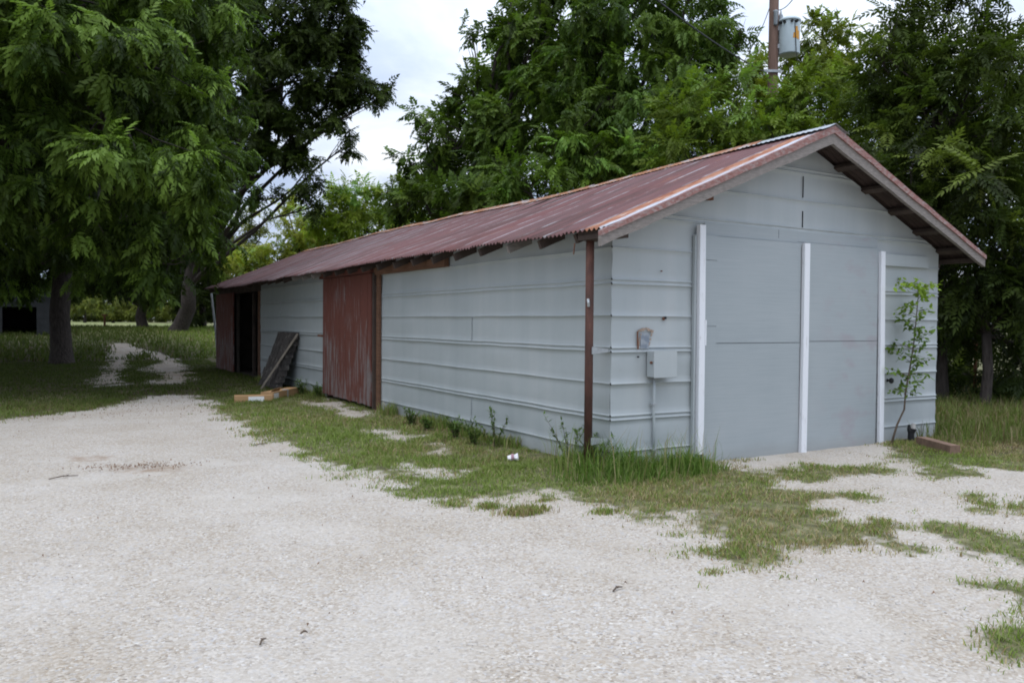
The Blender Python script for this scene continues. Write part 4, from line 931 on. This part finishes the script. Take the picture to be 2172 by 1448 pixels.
# sapling at the gable
c = gp(1890, 938); c[2] = 0
pts = [onp(x, y, 1, -.22) for x, y in ((1890, 938), (1903, 900), (1918, 868), (1921, 830), (1930, 780), (1938, 730), (1943, 680), (1948, 625), (1946, 606))]
pts[0][2] = 0
sp = thing('sapling', tuple(pts[0]), 'slender young sapling with small bright leaves before the gable right end', 'sapling')
mb = MB(); mb.tube(pts, [.012, .011, .010, .009, .008, .007, .006, .004, .003], 8)
LV = []
for i in range(42):
    t_ = .34+.66*i/42+random.uniform(-.01, .01); k = t_*(len(pts)-1); j = int(min(k, len(pts)-2)); p = pts[j]*(1-(k-j))+pts[j+1]*(k-j)
    a = random.uniform(0, 2*pi); l = random.uniform(.10, .32)*(1.2-.6*abs(t_-.8)); e_ = p+np.array((cos(a)*l, sin(a)*l*.7, random.uniform(.0, .14)))
    mb.tube([p, (p+e_)/2+(0, 0, .015), e_], [.003, .0025, .0012], 4)
    for q in range(16): LV.append((p+(e_-p)*random.uniform(.3, 1.08)+np.array([random.gauss(0, .018) for _ in range(3)]), t_))
mb.build('stem', M['twig_bark'], sp, True)
V = []; F = []; C_ = []
for p, t_ in LV:
    d = unit(np.array((random.gauss(0, 1), random.gauss(0, 1), random.gauss(-.3, .6)))); s = unit(np.cross(d, unit(np.array((random.gauss(0, .5), random.gauss(0, .5), 1.))))); l = random.uniform(.040, .072); n0 = len(V)
    V += [p, p+d*l*.3+s*l*.30, p+d*l*.7+s*l*.24, p+d*l, p+d*l*.7-s*l*.24, p+d*l*.3-s*l*.27]; F.append(tuple(range(n0, n0+6)))
    y_ = np.clip((t_-.70)*3, 0, 1); cc = (np.array((.14, .22, .04))*(1-y_)+np.array((.36, .50, .07))*y_)*random.uniform(.7, 1.25); C_ += [cc]*6
rawmesh('leaf_cluster', V, F, M['leaf'], sp, False, np.array(C_))
# leafy weeds along the wall foot
WP = [(872, 905, .24, 'bushy weed nearest the red door along the long wall'), (905, 915, .16, 'small low weed second from the red door along the wall'), (968, 935, .28, 'upright leafy weed left of the tallest weed at mid wall'), (1005, 945, .26, 'spindly weed between two taller weeds at mid wall'), (1050, 950, .40, 'tallest leafy weed standing against the long wall'), (680, 842, .22, 'weed at the left foot of the red sliding door'), (1215, 985, .42, 'tall spindly weed just left of the rusty corner pipe'), (1262, 1000, .38, 'thick weed at the foot of the rusty corner pipe'), (640, 838, .28, 'weed beside the shingle stack foot')]
for x, y, h, lab in WP:
    c = gp(x, y); c[0] = min(c[0], -.13); c[2] = 0
    w = thing('weed', tuple(c), lab, 'weed', 'weeds along the long wall'); mb = MB(); V = []; F = []; C_ = []
    for s in range(random.randint(6, 10)):
        a = random.uniform(0, 2*pi); r = random.uniform(.08, .62)*h; tip = c+np.array((cos(a)*r, sin(a)*r*1.1, h*random.uniform(.6, 1.1))); tip[0] = min(tip[0], -.03)
        m_ = (c+tip)/2+np.array((0, 0, .04)); mb.tube([c+np.array((cos(a), sin(a), 0))*.015, m_, tip], [.003, .0025, .001], 4)
        for q in range(40):
            u = random.uniform(.15, 1.03); p = c*(1-u)**2+2*m_*u*(1-u)+tip*u*u; d = unit(np.array((random.gauss(0, 1), random.gauss(0, 1), random.gauss(.2, .6)))); sd = unit(np.cross(d, (0.1, .2, 1.))); l = random.uniform(.028, .065); n0 = len(V)
            V += [p, p+d*l*.45+sd*l*.17, p+d*l, p+d*l*.45-sd*l*.17]; F.append((n0, n0+1, n0+2, n0+3)); C_ += [np.array((.12, .19, .05))*random.uniform(.6, 1.4)]*4
    mb.build('stem', M['twig_bark'], w); rawmesh('leaf_cluster', V, F, M['leaf'], w, False, np.array(C_))
# lone tufts out on the gravel
for x, y, rx, ry, h, nb, lab, dry in ((1112, 1086, .20, .09, .07, 900, 'wide yellowish grass tuft alone on the gravel', .55), (1040, 1076, .10, .07, .06, 350, 'small green tuft left of the wide yellowish one', .3), (1285, 1086, .13, .06, .05, 300, 'low tuft on the gravel right of the wide yellowish one', .35), (1160, 1062, .13, .05, .04, 220, 'sparse low tuft between the wide tuft and the tall grass', .4), (1515, 1215, .10, .05, .04, 120, 'trailing runner of grass nearest the camera on the gravel', .4), (1430, 1075, .10, .05, .04, 150, 'thin tuft at the gravel edge before the white left post', .4)):
    c = gp(x, y); xx = c[0]+rng.normal(0, rx*.45, nb); yy = c[1]+rng.normal(0, ry*.6, nb)
    o = blades('grass_tuft', xx, yy, rng.uniform(.4, 1, nb)*h, rng.uniform(.004, .008, nb), grass_col(xx, yy, np.full(nb, dry), nb), lean=.9); tag(o, lab, 'grass tuft', 'lone grass tufts on the gravel')
# dead leaves and twigs on the gravel
def litter(name, x, y, s, mat):
    n = len(x); a = rng.uniform(0, 2*pi, n); P_ = np.zeros((n, 4, 3)); z = rng.uniform(.008, .022, n)
    for k, (u, v) in enumerate(((-1, 0), (0, .45), (1, 0), (0, -.45))):
        P_[:, k, 0] = x+(np.cos(a)*u-np.sin(a)*v)*s; P_[:, k, 1] = y+(np.sin(a)*u+np.cos(a)*v)*s; P_[:, k, 2] = tz(x, y)+z+(k % 2)*rng.uniform(.004, .02, n)
    return tag(rawmesh(name, P_.reshape(-1, 3), np.arange(n*4).reshape(-1, 4), mat), kind='stuff')
c1 = gp(310, 992); xs = [c1[0]+rng.normal(0, .26, 230)]; ys = [c1[1]+rng.normal(0, .10, 230)+.35*(xs[0]-c1[0])*-.6]
xs.append(rng.uniform(-5.5, 3, 170)); ys.append(rng.uniform(-3.9, 8.5, 170))
e0 = LITTER[0]; xs.append(rng.uniform(-4.6, -1.4, 1500)); ys.append(rng.uniform(6.2, 12.5, 1500))
xx = np.concatenate(xs); yy = np.concatenate(ys); keep = ~inside_shed(xx, yy)
litter('dead_leaves', xx[keep], yy[keep], rng.uniform(.004, .014, keep.sum()), M['dry_leaf'])
for x, y, l, a, lab in ((1310, 1254, .08, .3, 'short dark twig lying alone on the gravel at lower centre'), (558, 1366, .055, .9, 'bent twig on the gravel at lower left'), (135, 1015, .22, .2, 'brown twig on the gravel near the left edge'), (414, 842, .25, 1.2, 'stick on the far edge of the gravel by the track'), (645, 1348, .03, -.2, 'tiny twig right of the bent one on the gravel'), (553, 945, .14, .4, 'small stick on the gravel near the long wall grass')):
    c = gp(x, y); d = np.array((cos(a), sin(a), 0))*l
    o = MB().tube([c+(0, 0, .012)-d/2, c+(0, 0, .022)+np.array((-d[1], d[0], 0))*.08, c+(0, 0, .015)+d/2], [.004, .005, .003], 6).tube([c+(0, 0, .02), c+d*.25+np.array((-d[1], d[0], 0))*.3+(0, 0, .02)], [.004, .002], 5).build('twig', M['twig_bark']); tag(o, lab, 'twig', 'twigs on the gravel')
# loose pale stones on the gravel
n = 5200; ang = rng.uniform(0, 1, n); x = rng.uniform(-5.2, 3.5, n); y = rng.uniform(-4.3, 3, n)
k = grass_f(x, y) < .3; x, y = x[k], y[k]; n = len(x)
oct_ = np.array([(1, 0, 0), (0, 1, 0), (-1, 0, 0), (0, -1, 0), (0, 0, 1), (0, 0, -1)], float); of = np.array([(0, 1, 4), (1, 2, 4), (2, 3, 4), (3, 0, 4), (1, 0, 5), (2, 1, 5), (3, 2, 5), (0, 3, 5)])
s = rng.uniform(.002, .0055, (n, 1, 1))*(1+.8*(rng.random((n, 1, 1)) < .04)); a = rng.uniform(0, 2*pi, n)
P_ = oct_[None]*s*rng.uniform(.6, 1.3, (n, 6, 3)); ca, sa = np.cos(a)[:, None], np.sin(a)[:, None]
P2 = np.stack([P_[..., 0]*ca-P_[..., 1]*sa+x[:, None], P_[..., 0]*sa+P_[..., 1]*ca+y[:, None], P_[..., 2]*.6+.001+(fbm(x*1.2, y*1.2, 21)[:, None]-.5)*.03], -1)
tag(rawmesh('loose_gravel', P2.reshape(-1, 3), (np.arange(n)[:, None, None]*6+of[None]).reshape(-1, 3), M['stone_pale']), kind='stuff')
print('leaflets', NLEAF[0])

# ------------------------------------------------------------------ sky, sun, camera
SUN_EL, SUN_ROT = radians(70), radians(222)
wd = bpy.data.worlds.new('World'); S.world = wd; wd.use_nodes = True; nt = wd.node_tree; nt.nodes.clear()
class WT(NT):
    def __init__(s): s.t = nt; s.n = nt.nodes
w = WT()
sky = w.N('ShaderNodeTexSky', sky_type='NISHITA', sun_disc=False, sun_elevation=SUN_EL, sun_rotation=SUN_ROT, air_density=1.2, dust_density=2.0)
dirv = w.N('ShaderNodeTexCoord').outputs['Generated']; dx, dy, dz = w.sep(dirv)
den = w.math('ADD', w.math('MAXIMUM', dz, 0.), .22)
cv = w.N('ShaderNodeCombineXYZ', {0: w.math('DIVIDE', dx, den), 1: w.math('DIVIDE', dy, den), 2: 0.}).outputs[0]
n1 = w.noise(1.5, cv, 6, .55, .5); n2 = w.noise(.75, cv, 3, .5, .3)
cl = w.ramp(n1, [(.32, (4.5, 5.5, 7.5)), (.46, (5.7, 6.6, 8.5)), (.56, (7.2, 8.0, 9.4)), (.68, (9.8, 10.2, 10.8))])
zen = w.math('ADD', .86, w.math('MULTIPLY', w.math('MAXIMUM', dz, 0.), 1.55))
zc_ = w.N('ShaderNodeCombineXYZ', {0: zen, 1: zen, 2: zen}).outputs[0]
cl = w.mix(1., cl, zc_, 'MULTIPLY')
mixc = w.mix(w.ramp(n2, [(.25, .80), (.5, .97)]), sky.outputs[0], cl)
bg = w.N('ShaderNodeBackground', {'Color': mixc, 'Strength': .1})
w.N('ShaderNodeOutputWorld', {'Surface': bg.outputs[0]})
sl = bpy.data.lights.new('sun', 'SUN'); sl.energy = 1.25; sl.angle = radians(40); sl.color = (1., .97, .93)
so = bpy.data.objects.new('sun', sl); COL.objects.link(so)
sd_ = np.array((sin(SUN_ROT)*cos(SUN_EL), cos(SUN_ROT)*cos(SUN_EL), sin(SUN_EL)))
from mathutils import Vector, Matrix
so.rotation_euler = Vector(-sd_).to_track_quat('-Z', 'Y').to_euler(); so.location = (0, 0, 30)
cd = bpy.data.cameras.new('camera'); cd.sensor_width = 36; cd.lens = 36*FOC/W; cd.clip_end = 2000; cd.clip_start = .05
co = bpy.data.objects.new('camera', cd); COL.objects.link(co); S.camera = co
co.matrix_world = Matrix(((RT[0], UP[0], -FW[0], CAM[0]), (RT[1], UP[1], -FW[1], CAM[1]), (RT[2], UP[2], -FW[2], CAM[2]), (0, 0, 0, 1)))
S.view_settings.view_transform = 'Standard'; S.view_settings.look = 'None'; S.view_settings.exposure = .06; S.view_settings.gamma = 1
S.cycles.max_bounces = 5; S.cycles.diffuse_bounces = 2; S.cycles.transmission_bounces = 4; S.cycles.filter_width = 1.9
S.render.resolution_x = 1024; S.render.resolution_y = 682
